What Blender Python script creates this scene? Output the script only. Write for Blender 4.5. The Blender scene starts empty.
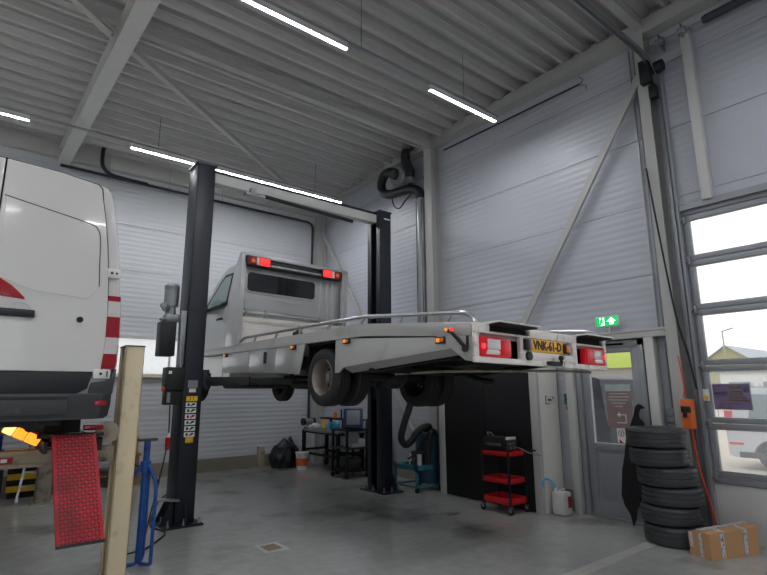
import bpy, bmesh, math, random
from mathutils import Vector, Matrix
random.seed(7)
PI = math.pi
SC = bpy.context.scene
COL = SC.collection

# ------------------------------------------------------------------ camera
cam_d = bpy.data.cameras.new('camera'); cam = bpy.data.objects.new('camera', cam_d); COL.objects.link(cam)
yaw, pit, rol = math.radians(38.56), math.radians(11.36), math.radians(-0.29)
fw = Vector((math.sin(yaw)*math.cos(pit), math.cos(yaw)*math.cos(pit), math.sin(pit)))
rt = Vector((math.cos(yaw), -math.sin(yaw), 0)); up = rt.cross(fw)
rt2 = math.cos(rol)*rt + math.sin(rol)*up; up2 = -math.sin(rol)*rt + math.cos(rol)*up
cam.matrix_world = Matrix(((rt2.x, up2.x, -fw.x, 0), (rt2.y, up2.y, -fw.y, 0), (rt2.z, up2.z, -fw.z, 1.7), (0, 0, 0, 1)))
cam_d.sensor_width = 36; cam_d.lens = 513.0/767*36; cam_d.clip_start = 0.05; cam_d.clip_end = 400
SC.camera = cam

# ------------------------------------------------------------------ world: bright overcast sky
w = bpy.data.worlds.new('overcast_sky'); SC.world = w; w.use_nodes = True
bg = w.node_tree.nodes['Background']; bg.inputs[0].default_value = (0.93, 0.96, 1.0, 1); bg.inputs[1].default_value = 1.0
TUBE = 105.0
SC.view_settings.view_transform = 'Standard'; SC.view_settings.look = 'None'
SC.view_settings.gamma = 1; SC.view_settings.use_curve_mapping = False
SC.view_settings.exposure = 0.6

# ------------------------------------------------------------------ materials
def lin(c):
    return tuple((v/255/12.92 if v/255 <= .04045 else ((v/255+.055)/1.055)**2.4) for v in c)
def pm(name, rgb, rough=.5, metal=0., var=.06, scale=6., bump=0., bscale=40., coat=0., spec=.5, rvar=0.):
    m = bpy.data.materials.new(name); m.use_nodes = True
    n = m.node_tree.nodes; l = m.node_tree.links; b = n['Principled BSDF']
    c = lin(rgb)
    b.inputs['Roughness'].default_value = rough; b.inputs['Metallic'].default_value = metal
    b.inputs['Coat Weight'].default_value = coat; b.inputs['Specular IOR Level'].default_value = spec
    b.inputs['Base Color'].default_value = (*c, 1)
    tc = n.new('ShaderNodeTexCoord')
    if var:
        nz = n.new('ShaderNodeTexNoise'); nz.inputs['Scale'].default_value = scale; nz.inputs['Detail'].default_value = 5
        l.new(tc.outputs['Object'], nz.inputs['Vector'])
        mx = n.new('ShaderNodeMix'); mx.data_type = 'RGBA'
        mx.inputs[6].default_value = (*[v*(1-var) for v in c], 1); mx.inputs[7].default_value = (*[min(1, v*(1+var)) for v in c], 1)
        l.new(nz.outputs['Fac'], mx.inputs[0]); l.new(mx.outputs[2], b.inputs['Base Color'])
        if rvar:
            mr = n.new('ShaderNodeMapRange'); mr.inputs[1].default_value = .35; mr.inputs[2].default_value = .65
            mr.inputs[3].default_value = rough-rvar; mr.inputs[4].default_value = rough+rvar
            l.new(nz.outputs['Fac'], mr.inputs[0]); l.new(mr.outputs[0], b.inputs['Roughness'])
    if bump:
        nb = n.new('ShaderNodeTexNoise'); nb.inputs['Scale'].default_value = bscale; nb.inputs['Detail'].default_value = 4
        l.new(tc.outputs['Object'], nb.inputs['Vector'])
        bp = n.new('ShaderNodeBump'); bp.inputs['Strength'].default_value = bump; bp.inputs['Distance'].default_value = .01
        l.new(nb.outputs['Fac'], bp.inputs['Height']); l.new(bp.outputs[0], b.inputs['Normal'])
    return m
def emis(name, rgb, s):
    m = bpy.data.materials.new(name); m.use_nodes = True; b = m.node_tree.nodes['Principled BSDF']
    b.inputs['Base Color'].default_value = (*lin(rgb), 1)
    b.inputs['Emission Color'].default_value = (*lin(rgb), 1); b.inputs['Emission Strength'].default_value = s
    b.inputs['Roughness'].default_value = .3
    return m
def panel_mat(name, rgb, rough, pitch, dist, var=.04):
    """sandwich panel: fine horizontal micro-ribs as relief"""
    m = pm(name, rgb, rough, var=var, scale=1.3)
    n = m.node_tree.nodes; l = m.node_tree.links; b = n['Principled BSDF']
    tc = n.new('ShaderNodeTexCoord'); wv = n.new('ShaderNodeTexWave'); wv.wave_type = 'BANDS'; wv.bands_direction = 'Z'
    wv.inputs['Scale'].default_value = 2*PI/20/pitch; wv.inputs['Distortion'].default_value = 0
    bp = n.new('ShaderNodeBump'); bp.inputs['Strength'].default_value = 1; bp.inputs['Distance'].default_value = dist
    l.new(tc.outputs['Object'], wv.inputs['Vector']); l.new(wv.outputs['Fac'], bp.inputs['Height']); l.new(bp.outputs[0], b.inputs['Normal'])
    return m
def glass_mat(name, milk=.0, tint=(1, 1, 1), frost=0.):
    m = bpy.data.materials.new(name); m.use_nodes = True; n = m.node_tree.nodes; l = m.node_tree.links
    n.remove(n['Principled BSDF']); out = n['Material Output']
    tr = n.new('ShaderNodeBsdfTransparent'); tr.inputs[0].default_value = (*tint, 1)
    gl = n.new('ShaderNodeBsdfGlossy'); gl.inputs['Roughness'].default_value = .05
    fr = n.new('ShaderNodeFresnel'); fr.inputs[0].default_value = 1.45
    tl = n.new('ShaderNodeBsdfTranslucent'); tl.inputs[0].default_value = (.92, .95, .97, 1)
    nz = n.new('ShaderNodeTexNoise'); nz.inputs['Scale'].default_value = 3; nz.inputs['Detail'].default_value = 6
    tc = n.new('ShaderNodeTexCoord'); l.new(tc.outputs['Object'], nz.inputs['Vector'])
    mr = n.new('ShaderNodeMapRange'); mr.inputs[3].default_value = milk*.7; mr.inputs[4].default_value = min(1, milk*1.3); l.new(nz.outputs['Fac'], mr.inputs[0])
    m1 = n.new('ShaderNodeMixShader'); l.new(mr.outputs[0], m1.inputs[0]); l.new(tr.outputs[0], m1.inputs[1]); l.new(tl.outputs[0], m1.inputs[2])
    m2 = n.new('ShaderNodeMixShader'); l.new(fr.outputs[0], m2.inputs[0]); l.new(m1.outputs[0], m2.inputs[1]); l.new(gl.outputs[0], m2.inputs[2])
    l.new(m2.outputs[0], out.inputs[0])
    return m
def paper_mat(name, rgb, tr=.65):
    m = bpy.data.materials.new(name); m.use_nodes = True; n = m.node_tree.nodes; l = m.node_tree.links; n.remove(n['Principled BSDF'])
    d = n.new('ShaderNodeBsdfDiffuse'); t = n.new('ShaderNodeBsdfTranslucent'); nz = n.new('ShaderNodeTexNoise'); nz.inputs['Scale'].default_value = 9
    tc = n.new('ShaderNodeTexCoord'); l.new(tc.outputs['Object'], nz.inputs['Vector'])
    c = lin(rgb); mx = n.new('ShaderNodeMix'); mx.data_type = 'RGBA'; mx.inputs[6].default_value = (*[v*.8 for v in c], 1); mx.inputs[7].default_value = (*[min(1, v*1.2) for v in c], 1)
    l.new(nz.outputs['Fac'], mx.inputs[0]); l.new(mx.outputs[2], d.inputs[0]); l.new(mx.outputs[2], t.inputs[0])
    m1 = n.new('ShaderNodeMixShader'); m1.inputs[0].default_value = tr; l.new(d.outputs[0], m1.inputs[1]); l.new(t.outputs[0], m1.inputs[2]); l.new(m1.outputs[0], n['Material Output'].inputs[0])
    return m
def dirty(m, rgb, lo=.5, hi=.7, scale=4., detail=8):
    """worn / stained patches with a shape of their own"""
    n = m.node_tree.nodes; l = m.node_tree.links; b = n['Principled BSDF']
    src = b.inputs['Base Color'].links[0].from_socket if b.inputs['Base Color'].links else None
    tc = n.new('ShaderNodeTexCoord'); nz = n.new('ShaderNodeTexNoise'); nz.inputs['Scale'].default_value = scale; nz.inputs['Detail'].default_value = detail
    l.new(tc.outputs['Object'], nz.inputs['Vector'])
    mr = n.new('ShaderNodeMapRange'); mr.inputs[1].default_value = lo; mr.inputs[2].default_value = hi; l.new(nz.outputs['Fac'], mr.inputs[0])
    mx = n.new('ShaderNodeMix'); mx.data_type = 'RGBA'; mx.inputs[7].default_value = (*lin(rgb), 1)
    if src: l.new(src, mx.inputs[6])
    else: mx.inputs[6].default_value = b.inputs['Base Color'].default_value
    l.new(mr.outputs[0], mx.inputs[0]); l.new(mx.outputs[2], b.inputs['Base Color'])
    return m

M = {}
M['wall'] = panel_mat('white_sandwich_panel', (182, 185, 193), .36, .1, .0035)
M['wallw'] = panel_mat('white_ribbed_panel', (194, 197, 201), .4, .1, .004)
M['seam'] = pm('panel_dark_line', (120, 122, 128), .6)
M['deck'] = pm('galvanised_deck', (190, 189, 186), .45, .2, var=.08, scale=3)
M['steel'] = pm('cream_grey_steel', (176, 176, 172), .5, var=.06, scale=3)
M['steelw'] = pm('off_white_steel', (196, 196, 192), .5)
M['concrete'] = pm('plinth_concrete', (150, 142, 128), .85, var=.15, scale=5, bump=.3)
M['navy'] = pm('dark_blue_black_paint', (31, 35, 45), .42, var=.1)
M['black'] = pm('black_plastic', (22, 23, 25), .5, var=.1)
M['blackm'] = pm('matt_black', (17, 18, 22), .75, var=.1)
M['dusty'] = pm('dusty_tyre_rubber', (62, 63, 67), .45, var=.2, scale=9, bump=.25, bscale=70)
M['rubber'] = pm('tyre_rubber', (32, 32, 35), .62, var=.15, scale=12, bump=.15, bscale=90)
M['rubberd'] = pm('black_rubber', (20, 20, 22), .6)
M['hose'] = pm('hose_rubber', (20, 21, 24), .45)
M['alu'] = pm('brushed_aluminium', (178, 179, 180), .32, .85, var=.08, scale=10)
M['galv'] = pm('galvanised_steel', (150, 153, 156), .4, .7, var=.12, scale=14)
M['frame'] = pm('grey_anodised_frame', (150, 153, 158), .42, .2)
M['silver'] = pm('silver_truck_paint', (188, 189, 188), .28, .4, var=.03, coat=.4)
M['bed'] = pm('grey_bed_paint', (176, 176, 174), .4, .2, var=.05, scale=2)
dirty(M['bed'], (140, 139, 136), .58, .85, 3)
M['cream'] = pm('white_truck_rear_paint', (240, 234, 227), .45, var=.05, scale=8); dirty(M['cream'], (160, 148, 134), .58, .8, 9)
M['vanw'] = pm('white_van_paint', (226, 224, 220), .16, var=.015, scale=2, coat=.6)
M['vanb'] = pm('charcoal_bumper_plastic', (62, 63, 66), .55, var=.12, scale=20); dirty(M['vanb'], (105, 104, 102), .6, .8, 6)
M['vanbb'] = pm('black_trim_plastic', (34, 37, 42), .45)
M['red'] = emis('red_lens', (206, 24, 40), .12)
M['redlit'] = emis('lit_red_lamp', (255, 48, 48), .8)
M['redg'] = pm('dark_red_glass', (165, 16, 30), .15, coat=.6, var=.1, scale=30)
M['clear'] = pm('clear_lens', (222, 214, 212), .15, var=.1, scale=40, coat=.6)
M['amber'] = emis('amber_lens', (235, 140, 40), .5)
M['amberd'] = pm('dull_amber_lens', (214, 120, 40), .25, var=.1)
M['glow'] = emis('glowing_amber_lamp', (255, 160, 45), .9)
M['glowp'] = emis('pale_amber_lamp', (255, 205, 130), 1.0)
M['yellow'] = pm('number_plate_yellow', (255, 188, 46), .4, var=.04)
M['eub'] = pm('plate_blue', (110, 120, 190), .4)
M['ink'] = pm('black_ink', (24, 22, 22), .5)
M['white'] = pm('white_sticker', (232, 232, 230), .5)
M['whitep'] = pm('white_plastic', (214, 214, 212), .42, var=.05)
M['cartred'] = pm('red_tool_cart_paint', (206, 30, 42), .35, var=.08)
M['blue'] = pm('blue_stand_paint', (30, 82, 160), .4, var=.12); dirty(M['blue'], (22, 40, 84), .55, .75, 14)
M['teal'] = pm('teal_enamel', (56, 128, 146), .45, var=.12)
M['teald'] = pm('dark_teal_enamel', (28, 70, 84), .5, var=.15)
M['orange'] = pm('orange_plastic', (226, 110, 46), .45, var=.06)
M['strap'] = pm('red_orange_strap', (214, 74, 50), .5)
M['card'] = pm('brown_cardboard', (198, 152, 108), .8, var=.08, scale=5)
M['tape'] = pm('printed_white_tape', (206, 204, 204), .35, var=.08, scale=60); dirty(M['tape'], (96, 110, 160), .55, .62, 45)
M['beige'] = pm('beige_lift_paint', (240, 223, 186), .45, var=.04, scale=3); dirty(M['beige'], (176, 152, 112), .6, .85, 5)
M['beiged'] = pm('worn_cream_paint', (170, 160, 140), .55, var=.1); dirty(M['beiged'], (84, 76, 66), .52, .75, 8)
M['cyan'] = pm('light_blue_hose', (80, 180, 220), .4)
M['rimm'] = pm('steel_wheel', (134, 126, 118), .4, .6, var=.12, scale=18)
M['darkmetal'] = pm('oily_chassis_metal', (42, 41, 41), .55, .3, var=.3, scale=10)
M['glassd'] = pm('dark_tinted_glass', (14, 16, 20), .08, var=0, coat=.5)
M['glasss'] = pm('side_window_glass', (120, 140, 140), .08, var=0, coat=.5)
M['green'] = emis('exit_sign_green', (0, 160, 84), .9)
M['white_e'] = emis('exit_sign_white', (240, 250, 245), .8)
M['greenb'] = pm('green_box', (24, 110, 74), .5)
M['paperw'] = paper_mat('white_paper', (236, 232, 228))
M['sign'] = pm('white_sign', (225, 224, 220), .5)
M['tube'] = emis('led_tube', (250, 252, 255), TUBE)
M['poster'] = paper_mat('brown_poster', (168, 144, 143), .3)
M['posterh'] = paper_mat('grey_poster_header', (206, 218, 216), .3)
M['posterp'] = paper_mat('purple_event_poster', (156, 142, 170))
M['gold'] = paper_mat('gold_print', (238, 196, 120))
M['lilac'] = paper_mat('lilac_print', (206, 170, 210))
M['glass'] = glass_mat('door_glass', .02)
M['glassm'] = glass_mat('hazed_door_glass', .13)  # milk share puts a washed-out glare haze into the lower panes
M['opal'] = glass_mat('opal_polycarbonate', .5)
M['yel'] = pm('hazard_yellow', (236, 190, 20), .5, var=.1, scale=20)
M['bag'] = pm('black_bin_bag', (22, 24, 32), .35, bump=.6, bscale=14)
M['plasticbag'] = pm('pale_plastic_film', (196, 206, 210), .3, bump=.8, bscale=30)
M['navyb'] = pm('navy_plastic', (44, 56, 104), .4)
M['screen'] = pm('grey_display', (150, 156, 162), .25)
M['dgreen'] = pm('dark_green_grey_casing', (52, 62, 58), .5)
M['wood'] = pm('plywood', (150, 112, 74), .7, var=.15)
M['lime'] = pm('lime_green_cladding', (186, 206, 96), .6, var=.02)
M['gwall'] = pm('grey_facade', (150, 146, 142), .8, var=.04)
M['olive'] = pm('olive_cladding', (164, 158, 118), .8, var=.03)
M['carw'] = pm('white_car_paint', (220, 222, 226), .25, coat=.5, var=.02)
M['card2'] = pm('dark_van_paint', (34, 39, 50), .5, var=.04, spec=.2)
M['pave'] = pm('pale_paving', (196, 184, 166), .9, var=.1, scale=1.5)
M['tealb'] = pm('turquoise_bottle', (40, 150, 180), .35)

# ribs for the red ramp and the tread plate: raised lozenges as relief
def tread(m, pitch, dist, ax=('X', 'Z')):
    n = m.node_tree.nodes; l = m.node_tree.links; b = n['Principled BSDF']
    tc = n.new('ShaderNodeTexCoord'); vs = []
    for k in (1, -1):
        mp = n.new('ShaderNodeMapping'); mp.inputs['Rotation'].default_value = (0, math.radians(45*k), 0)
        l.new(tc.outputs['Object'], mp.inputs['Vector'])
        ch = n.new('ShaderNodeTexChecker'); ch.inputs['Scale'].default_value = 1/pitch
        l.new(mp.outputs[0], ch.inputs['Vector']); vs.append(ch.outputs['Fac'])
    mt = n.new('ShaderNodeMath'); mt.operation = 'MULTIPLY'; l.new(vs[0], mt.inputs[0]); l.new(vs[1], mt.inputs[1])
    bp = n.new('ShaderNodeBump'); bp.inputs['Distance'].default_value = dist; bp.inputs['Strength'].default_value = 1
    l.new(vs[0], bp.inputs['Height']); l.new(bp.outputs[0], b.inputs['Normal'])
    return m
M['ramp'] = pm('worn_red_paint', (196, 34, 48), .5, var=.12, scale=8)
dirty(M['ramp'], (92, 24, 32), .5, .8, 3)
M['treadplate'] = pm('aluminium_tread_plate', (226, 221, 212), .45, .15, var=.06)

# floor: dark sealed concrete, damp and polished in patches
def floor_mat():
    m = pm('damp_sealed_concrete', (186, 187, 184), .34, var=.2, scale=.55)
    n = m.node_tree.nodes; l = m.node_tree.links; b = n['Principled BSDF']
    tc = n.new('ShaderNodeTexCoord')
    def nz(s, d, dis=0):
        x = n.new('ShaderNodeTexNoise'); x.inputs['Scale'].default_value = s; x.inputs['Detail'].default_value = d; x.inputs['Distortion'].default_value = dis
        l.new(tc.outputs['Object'], x.inputs['Vector']); return x
    a = nz(.8, 8, .6); c = nz(7, 8); d = nz(30, 5)
    mr = n.new('ShaderNodeMapRange'); mr.inputs[1].default_value = .38; mr.inputs[2].default_value = .62; mr.inputs[3].default_value = .08; mr.inputs[4].default_value = .26
    l.new(a.outputs['Fac'], mr.inputs[0]); l.new(mr.outputs[0], b.inputs['Roughness'])
    src = b.inputs['Base Color'].links[0].from_socket
    mx = n.new('ShaderNodeMix'); mx.data_type = 'RGBA'; mx.blend_type = 'MULTIPLY'; mx.inputs[0].default_value = .35
    l.new(src, mx.inputs[6]); l.new(c.outputs['Fac'], mx.inputs[7])
    l.new(mx.outputs[2], b.inputs['Base Color'])
    bp = n.new('ShaderNodeBump'); bp.inputs['Strength'].default_value = .12; bp.inputs['Distance'].default_value = .01
    l.new(d.outputs['Fac'], bp.inputs['Height']); l.new(bp.outputs[0], b.inputs['Normal'])
    return m
M['floor'] = dirty(floor_mat(), (74, 68, 60), .56, .74, .7, 10)

# ------------------------------------------------------------------ mesh helpers
BASE = {}
class MB:
    def __init__(s): s.bm = bmesh.new(); s.mi = 0
    def _tag(s, faces):
        for f in faces: f.material_index = s.mi
    def box(s, a, b, bev=0., seg=2):
        x0, x1 = sorted((a[0], b[0])); y0, y1 = sorted((a[1], b[1])); z0, z1 = sorted((a[2], b[2]))
        vs = [s.bm.verts.new(p) for p in ((x0,y0,z0),(x1,y0,z0),(x1,y1,z0),(x0,y1,z0),(x0,y0,z1),(x1,y0,z1),(x1,y1,z1),(x0,y1,z1))]
        fs = [s.bm.faces.new([vs[i] for i in q]) for q in ((3,2,1,0),(4,5,6,7),(0,1,5,4),(1,2,6,5),(2,3,7,6),(3,0,4,7))]
        s._tag(fs)
        if bev: s._bev(fs, bev, seg)
        return s
    def _bev(s, fs, bev, seg):
        es = list({e for f in fs for e in f.edges})
        r = bmesh.ops.bevel(s.bm, geom=es, offset=bev, segments=seg, affect='EDGES', profile=.5, clamp_overlap=True)
        s._tag(r['faces'])
    def obox(s, c, size, R, bev=0.):
        c = Vector(c); h = [v/2 for v in size]
        vs = [s.bm.verts.new(c + R @ Vector((sx*h[0], sy*h[1], sz*h[2]))) for sz in (-1, 1) for sx, sy in ((-1,-1),(1,-1),(1,1),(-1,1))]
        fs = [s.bm.faces.new([vs[i] for i in q]) for q in ((3,2,1,0),(4,5,6,7),(0,1,5,4),(1,2,6,5),(2,3,7,6),(3,0,4,7))]
        s._tag(fs)
        if bev: s._bev(fs, bev, 2)
        return s
    def bar(s, p, q, wd, ht, upv=(0, 0, 1), bev=0.):
        """rectangular bar from p to q; ht is measured along upv"""
        p, q = Vector(p), Vector(q); d = (q-p).normalized(); u = Vector(upv); u = (u - d*u.dot(d)).normalized(); v = d.cross(u)
        R = Matrix((d, v, u)).transposed()
        return s.obox((p+q)/2, ((q-p).length, wd, ht), R, bev)
    def cyl(s, p, q, r, r2=None, n=16, cap=True):
        p, q = Vector(p), Vector(q); d = (q-p).normalized(); r2 = r if r2 is None else r2
        a = d.orthogonal().normalized(); b = d.cross(a)
        A = [s.bm.verts.new(p + r*(math.cos(t)*a + math.sin(t)*b)) for t in [2*PI*i/n for i in range(n)]]
        B = [s.bm.verts.new(q + r2*(math.cos(t)*a + math.sin(t)*b)) for t in [2*PI*i/n for i in range(n)]]
        fs = [s.bm.faces.new((A[i], A[(i+1) % n], B[(i+1) % n], B[i])) for i in range(n)]
        if cap: fs += [s.bm.faces.new(A[::-1]), s.bm.faces.new(B)]
        s._tag(fs); return s
    def tube(s, pts, r, n=10, rad=None, corr=None):
        pts = [Vector(p) for p in pts]; rings = []; a = None
        for i, p in enumerate(pts):
            d = (pts[min(i+1, len(pts)-1)] - pts[max(i-1, 0)]).normalized()
            if a is None: a = d.orthogonal().normalized()
            a = (a - d*a.dot(d)).normalized(); b = d.cross(a)
            rr = rad[i] if rad else r
            rings.append([s.bm.verts.new(p + rr*(math.cos(2*PI*k/n)*a + math.sin(2*PI*k/n)*b)) for k in range(n)])
        fs = []
        for A, B in zip(rings, rings[1:]):
            fs += [s.bm.faces.new((A[k], A[(k+1) % n], B[(k+1) % n], B[k])) for k in range(n)]
        fs += [s.bm.faces.new(rings[0][::-1]), s.bm.faces.new(rings[-1])]
        s._tag(fs); return s
    def prism(s, poly, axis, a, b, bev=0.):
        def P(u, v, t): return {'x': (t, u, v), 'y': (u, t, v), 'z': (u, v, t)}[axis]
        A = [s.bm.verts.new(P(u, v, a)) for u, v in poly]; B = [s.bm.verts.new(P(u, v, b)) for u, v in poly]; n = len(poly)
        fs = [s.bm.faces.new((A[i], A[(i+1) % n], B[(i+1) % n], B[i])) for i in range(n)] + [s.bm.faces.new(A[::-1]), s.bm.faces.new(B)]
        s._tag(fs)
        if bev: s._bev(fs, bev, 2)
        return s
    def lathe(s, prof, c, axis=(0, 0, 1), n=32, closed=False):
        c = Vector(c); d = Vector(axis).normalized(); a = d.orthogonal().normalized(); b = d.cross(a); rings = []
        for r, h in prof:
            if r < 1e-6: rings.append([s.bm.verts.new(c + d*h)])
            else: rings.append([s.bm.verts.new(c + d*h + r*(math.cos(2*PI*k/n)*a + math.sin(2*PI*k/n)*b)) for k in range(n)])
        fs = []; prs = list(zip(rings, rings[1:])) + ([(rings[-1], rings[0])] if closed else [])
        for A, B in prs:
            for k in range(n):
                if len(A) == 1 and len(B) == 1: continue
                if len(A) == 1: fs.append(s.bm.faces.new((A[0], B[(k+1) % n], B[k])))
                elif len(B) == 1: fs.append(s.bm.faces.new((A[k], A[(k+1) % n], B[0])))
                else: fs.append(s.bm.faces.new((A[k], A[(k+1) % n], B[(k+1) % n], B[k])))
        s._tag(fs); return s
    def rrect(s, axis, t0, t1, u0, u1, v0, v1, r, n=5, bev=0.):
        pts = []
        for cu, cv, st in ((u1-r, v1-r, 0), (u0+r, v1-r, 90), (u0+r, v0+r, 180), (u1-r, v0+r, 270)):
            for k in range(n+1):
                t = math.radians(st + 90*k/n); pts.append((cu + r*math.cos(t), cv + r*math.sin(t)))
        return s.prism(pts, axis, t0, t1, bev)
    def build(s, name, mat, parent=None, loc=None, smooth=35):
        bm = s.bm
        bmesh.ops.recalc_face_normals(bm, faces=bm.faces)
        base = Vector(loc) if loc is not None else (BASE[parent.name] if parent is not None else Vector((0, 0, 0)))
        bmesh.ops.translate(bm, verts=bm.verts, vec=-base)
        me = bpy.data.meshes.new(name); bm.to_mesh(me); bm.free()
        for m in (mat if isinstance(mat, (list, tuple)) else [mat]): me.materials.append(m)
        if smooth and me.polygons:
            me.polygons.foreach_set('use_smooth', [True]*len(me.polygons)); me.set_sharp_from_angle(angle=math.radians(smooth))
        o = bpy.data.objects.new(name, me); COL.objects.link(o); BASE[o.name] = base
        if parent is not None: o.parent = parent
        else: o.location = base
        return o

def tag(o, label, cat, group=None):
    o['label'] = label; o['category'] = cat
    if group: o['group'] = group
    return o
def thing(name, loc, label, cat, group=None):
    o = bpy.data.objects.new(name, None); o.empty_display_size = .1; COL.objects.link(o)
    o.location = loc; BASE[o.name] = Vector(loc); return tag(o, label, cat, group)
def struct(mb, name, mat, parent=None, label=None, smooth=35):
    o = mb.build(name, mat, parent, smooth=smooth)
    if parent is None: o['kind'] = 'structure'
    if label: o['label'] = label
    return o
def text_mesh(s, size, R, pos, thick=.001, off=0., sx=1.):
    """mesh builder holding lettering; R columns: reading direction, up, normal"""
    cu = bpy.data.curves.new('txt', 'FONT'); cu.body = s; cu.size = size; cu.extrude = thick; cu.offset = off; cu.align_x = 'CENTER'; cu.align_y = 'CENTER'; cu.resolution_u = 2
    ob = bpy.data.objects.new('txt', cu); COL.objects.link(ob)
    me = bpy.data.meshes.new_from_object(ob.evaluated_get(bpy.context.evaluated_depsgraph_get()))
    bpy.data.objects.remove(ob); bpy.data.curves.remove(cu)
    mb = MB(); mb.bm.from_mesh(me); bpy.data.meshes.remove(me)
    for v in mb.bm.verts: v.co = Vector(pos) + R @ Vector((v.co.x*sx, v.co.y, v.co.z))
    return mb
R_BACK = Matrix(((1, 0, 0), (0, 0, -1), (0, 1, 0)))          # faces -Y, reads along +X
R_RIGHT = Matrix(((0, 0, -1), (-1, 0, 0), (0, 1, 0)))        # faces -X, reads along -Y
def bez(ps, n=8):
    """Catmull-Rom through points"""
    P = [Vector(p) for p in ps]; P = [2*P[0]-P[1]] + P + [2*P[-1]-P[-2]]; out = []
    for i in range(1, len(P)-2):
        for k in range(n):
            t = k/n; a, b, c, d = P[i-1], P[i], P[i+1], P[i+2]
            out.append(.5*((2*b) + (c-a)*t + (2*a-5*b+4*c-d)*t*t + (3*b-a-3*c+d)*t**3))
    return out + [P[-2]]
def corrug(pts, r, dr=.08):
    """resample a path densely with alternating radius (ribbed hose)"""
    L = [0]
    for a, b in zip(pts, pts[1:]): L.append(L[-1] + (b-a).length)
    n = int(L[-1]/(r*.28)); out = []; j = 0
    for i in range(n+1):
        t = L[-1]*i/n
        while j < len(L)-2 and L[j+1] < t: j += 1
        out.append(pts[j].lerp(pts[j+1], (t-L[j])/max(1e-9, L[j+1]-L[j])))
    return out, [r*(1+dr*(1 if i % 2 else -1)) for i in range(n+1)]
def tyre(mb, c, axis, R, W, rin, n=56):
    p = [(rin, -.40), (rin+.012, -.47), (rin+.45*(R-rin), -.5), (R-.045, -.485), (R-.014, -.44), (R-.002, -.36)]
    for g in (-.24, 0, .24):
        p += [(R, g-.045), (R-.009, g-.035), (R-.009, g+.035), (R, g+.045)]
    p += [(R-.002, .36), (R-.014, .44), (R-.045, .485), (rin+.45*(R-rin), .5), (rin+.012, .47), (rin, .40), (rin+.01, .34), (R-.03, .36), (R-.022, 0), (R-.03, -.36), (rin+.01, -.34)]
    return mb.lathe([(r, h*W) for r, h in p], c, axis, n, closed=True)

# ================================================================== SETTING
WX, BY, LX, FY = 7.02, 11.45, -11.0, -6.5
def cz(y): return 6.88 - .035*(y-2.8)                         # underside of the roof deck, gentle fall to the back
struct(MB().box((LX-.2, FY-.2, -.12), (WX+.15, BY+.15, 0)), 'floor', M['floor'])
# --- roof deck: trapezoidal sheet, ribs across the hall
mb = MB(); pitch = .31; prof = []; y = FY-.1
while y < BY+.2:
    for dy, dz in ((0, 0), (.048, 0), (.066, .15), (.232, .15), (.262, .085), (.274, .08)): prof.append((y+dy, cz(y+dy)+dz))
    y += pitch
x0, x1 = LX-.1, WX+.1
A = [mb.bm.verts.new((x0, a, b)) for a, b in prof]; B = [mb.bm.verts.new((x1, a, b)) for a, b in prof]
A2 = [mb.bm.verts.new((x0, a, 7.5)) for a in (prof[0][0], prof[-1][0])]; B2 = [mb.bm.verts.new((x1, a, 7.5)) for a in (prof[0][0], prof[-1][0])]
for i in range(len(prof)-1): mb.bm.faces.new((A[i], A[i+1], B[i+1], B[i]))
mb.bm.faces.new((A2[0], A2[1], B2[1], B2[0]))
struct(mb, 'ceiling', M['deck'], smooth=0)

# --- walls
def wall_cells(fixed, axis, u0, u1, rows, openings, thick, inward, mat, name):
    """sandwich-panel wall: rows of panels with shadow gaps over a core, minus openings (u0,u1,z0,z1)"""
    mb = MB()
    def put(ua, ub, za, zb, d0, d1, bev):
        if ub-ua < .01 or zb-za < .01: return
        a, b = fixed + inward*d0, fixed + inward*d1
        if axis == 'y': mb.box((a, ua, za), (b, ub, zb), bev, 1)
        else: mb.box((ua, a, za), (ub, b, zb), bev, 1)
    zs = sorted({rows[0], rows[-1], *[v for o in openings for v in o[2:] if rows[0] < v < rows[-1]]})
    def cells(za, zb, d0, d1, bev, ga, gb):
        cur = [(u0, u1)]
        for o in openings:
            if o[2] < zb-1e-4 and o[3] > za+1e-4:
                nx = []
                for a, b in cur:
                    if o[1] <= a or o[0] >= b: nx.append((a, b)); continue
                    if o[0] > a: nx.append((a, o[0]))
                    if o[1] < b: nx.append((o[1], b))
                cur = nx
        for a, b in cur: put(a, b, za+ga, zb-gb, d0, d1, bev)
    for za, zb in zip(zs, zs[1:]): cells(za, zb, -.12, -.02, 0, 0, 0)
    allz = sorted(set(zs) | set(rows))
    for za, zb in zip(allz, allz[1:]):
        cells(za, zb, -.02, 0, .003 if za in rows and zb in rows else 0, .005 if za in rows else 0, .005 if zb in rows else 0)
    return struct(mb, name, mat, smooth=0)
rows = [.27, 1.28, 2.25, 3.21, 4.18, 5.15, 6.12, 7.1]
OH = (-1.55, 2.62)                                             # the overhead door's width along the right wall
wall_cells(WX, 'y', FY, BY+.12, rows, [(OH[0], OH[1], 0, 3.95), (3.2, 4.2, 0, 2.36)], .12, -1, M['wall'], 'wall_right')
wall_cells(BY, 'x', LX, WX, rows, [(1.1, 5.4, 2.06, 2.79), (-9, -1, 2.06, 2.79)], .12, -1, M['wallw'], 'wall_back')
wall_cells(LX, 'y', FY, BY+.12, rows, [(-4, 0, 2.06, 2.79), (3, 8, 2.06, 2.79)], .12, 1, M['wall'], 'wall_left')
wall_cells(FY, 'x', LX, WX, rows, [(-9, -5, .4, 3.9), (-3, 1, .4, 3.9)], .12, 1, M['wall'], 'wall_front')
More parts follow.
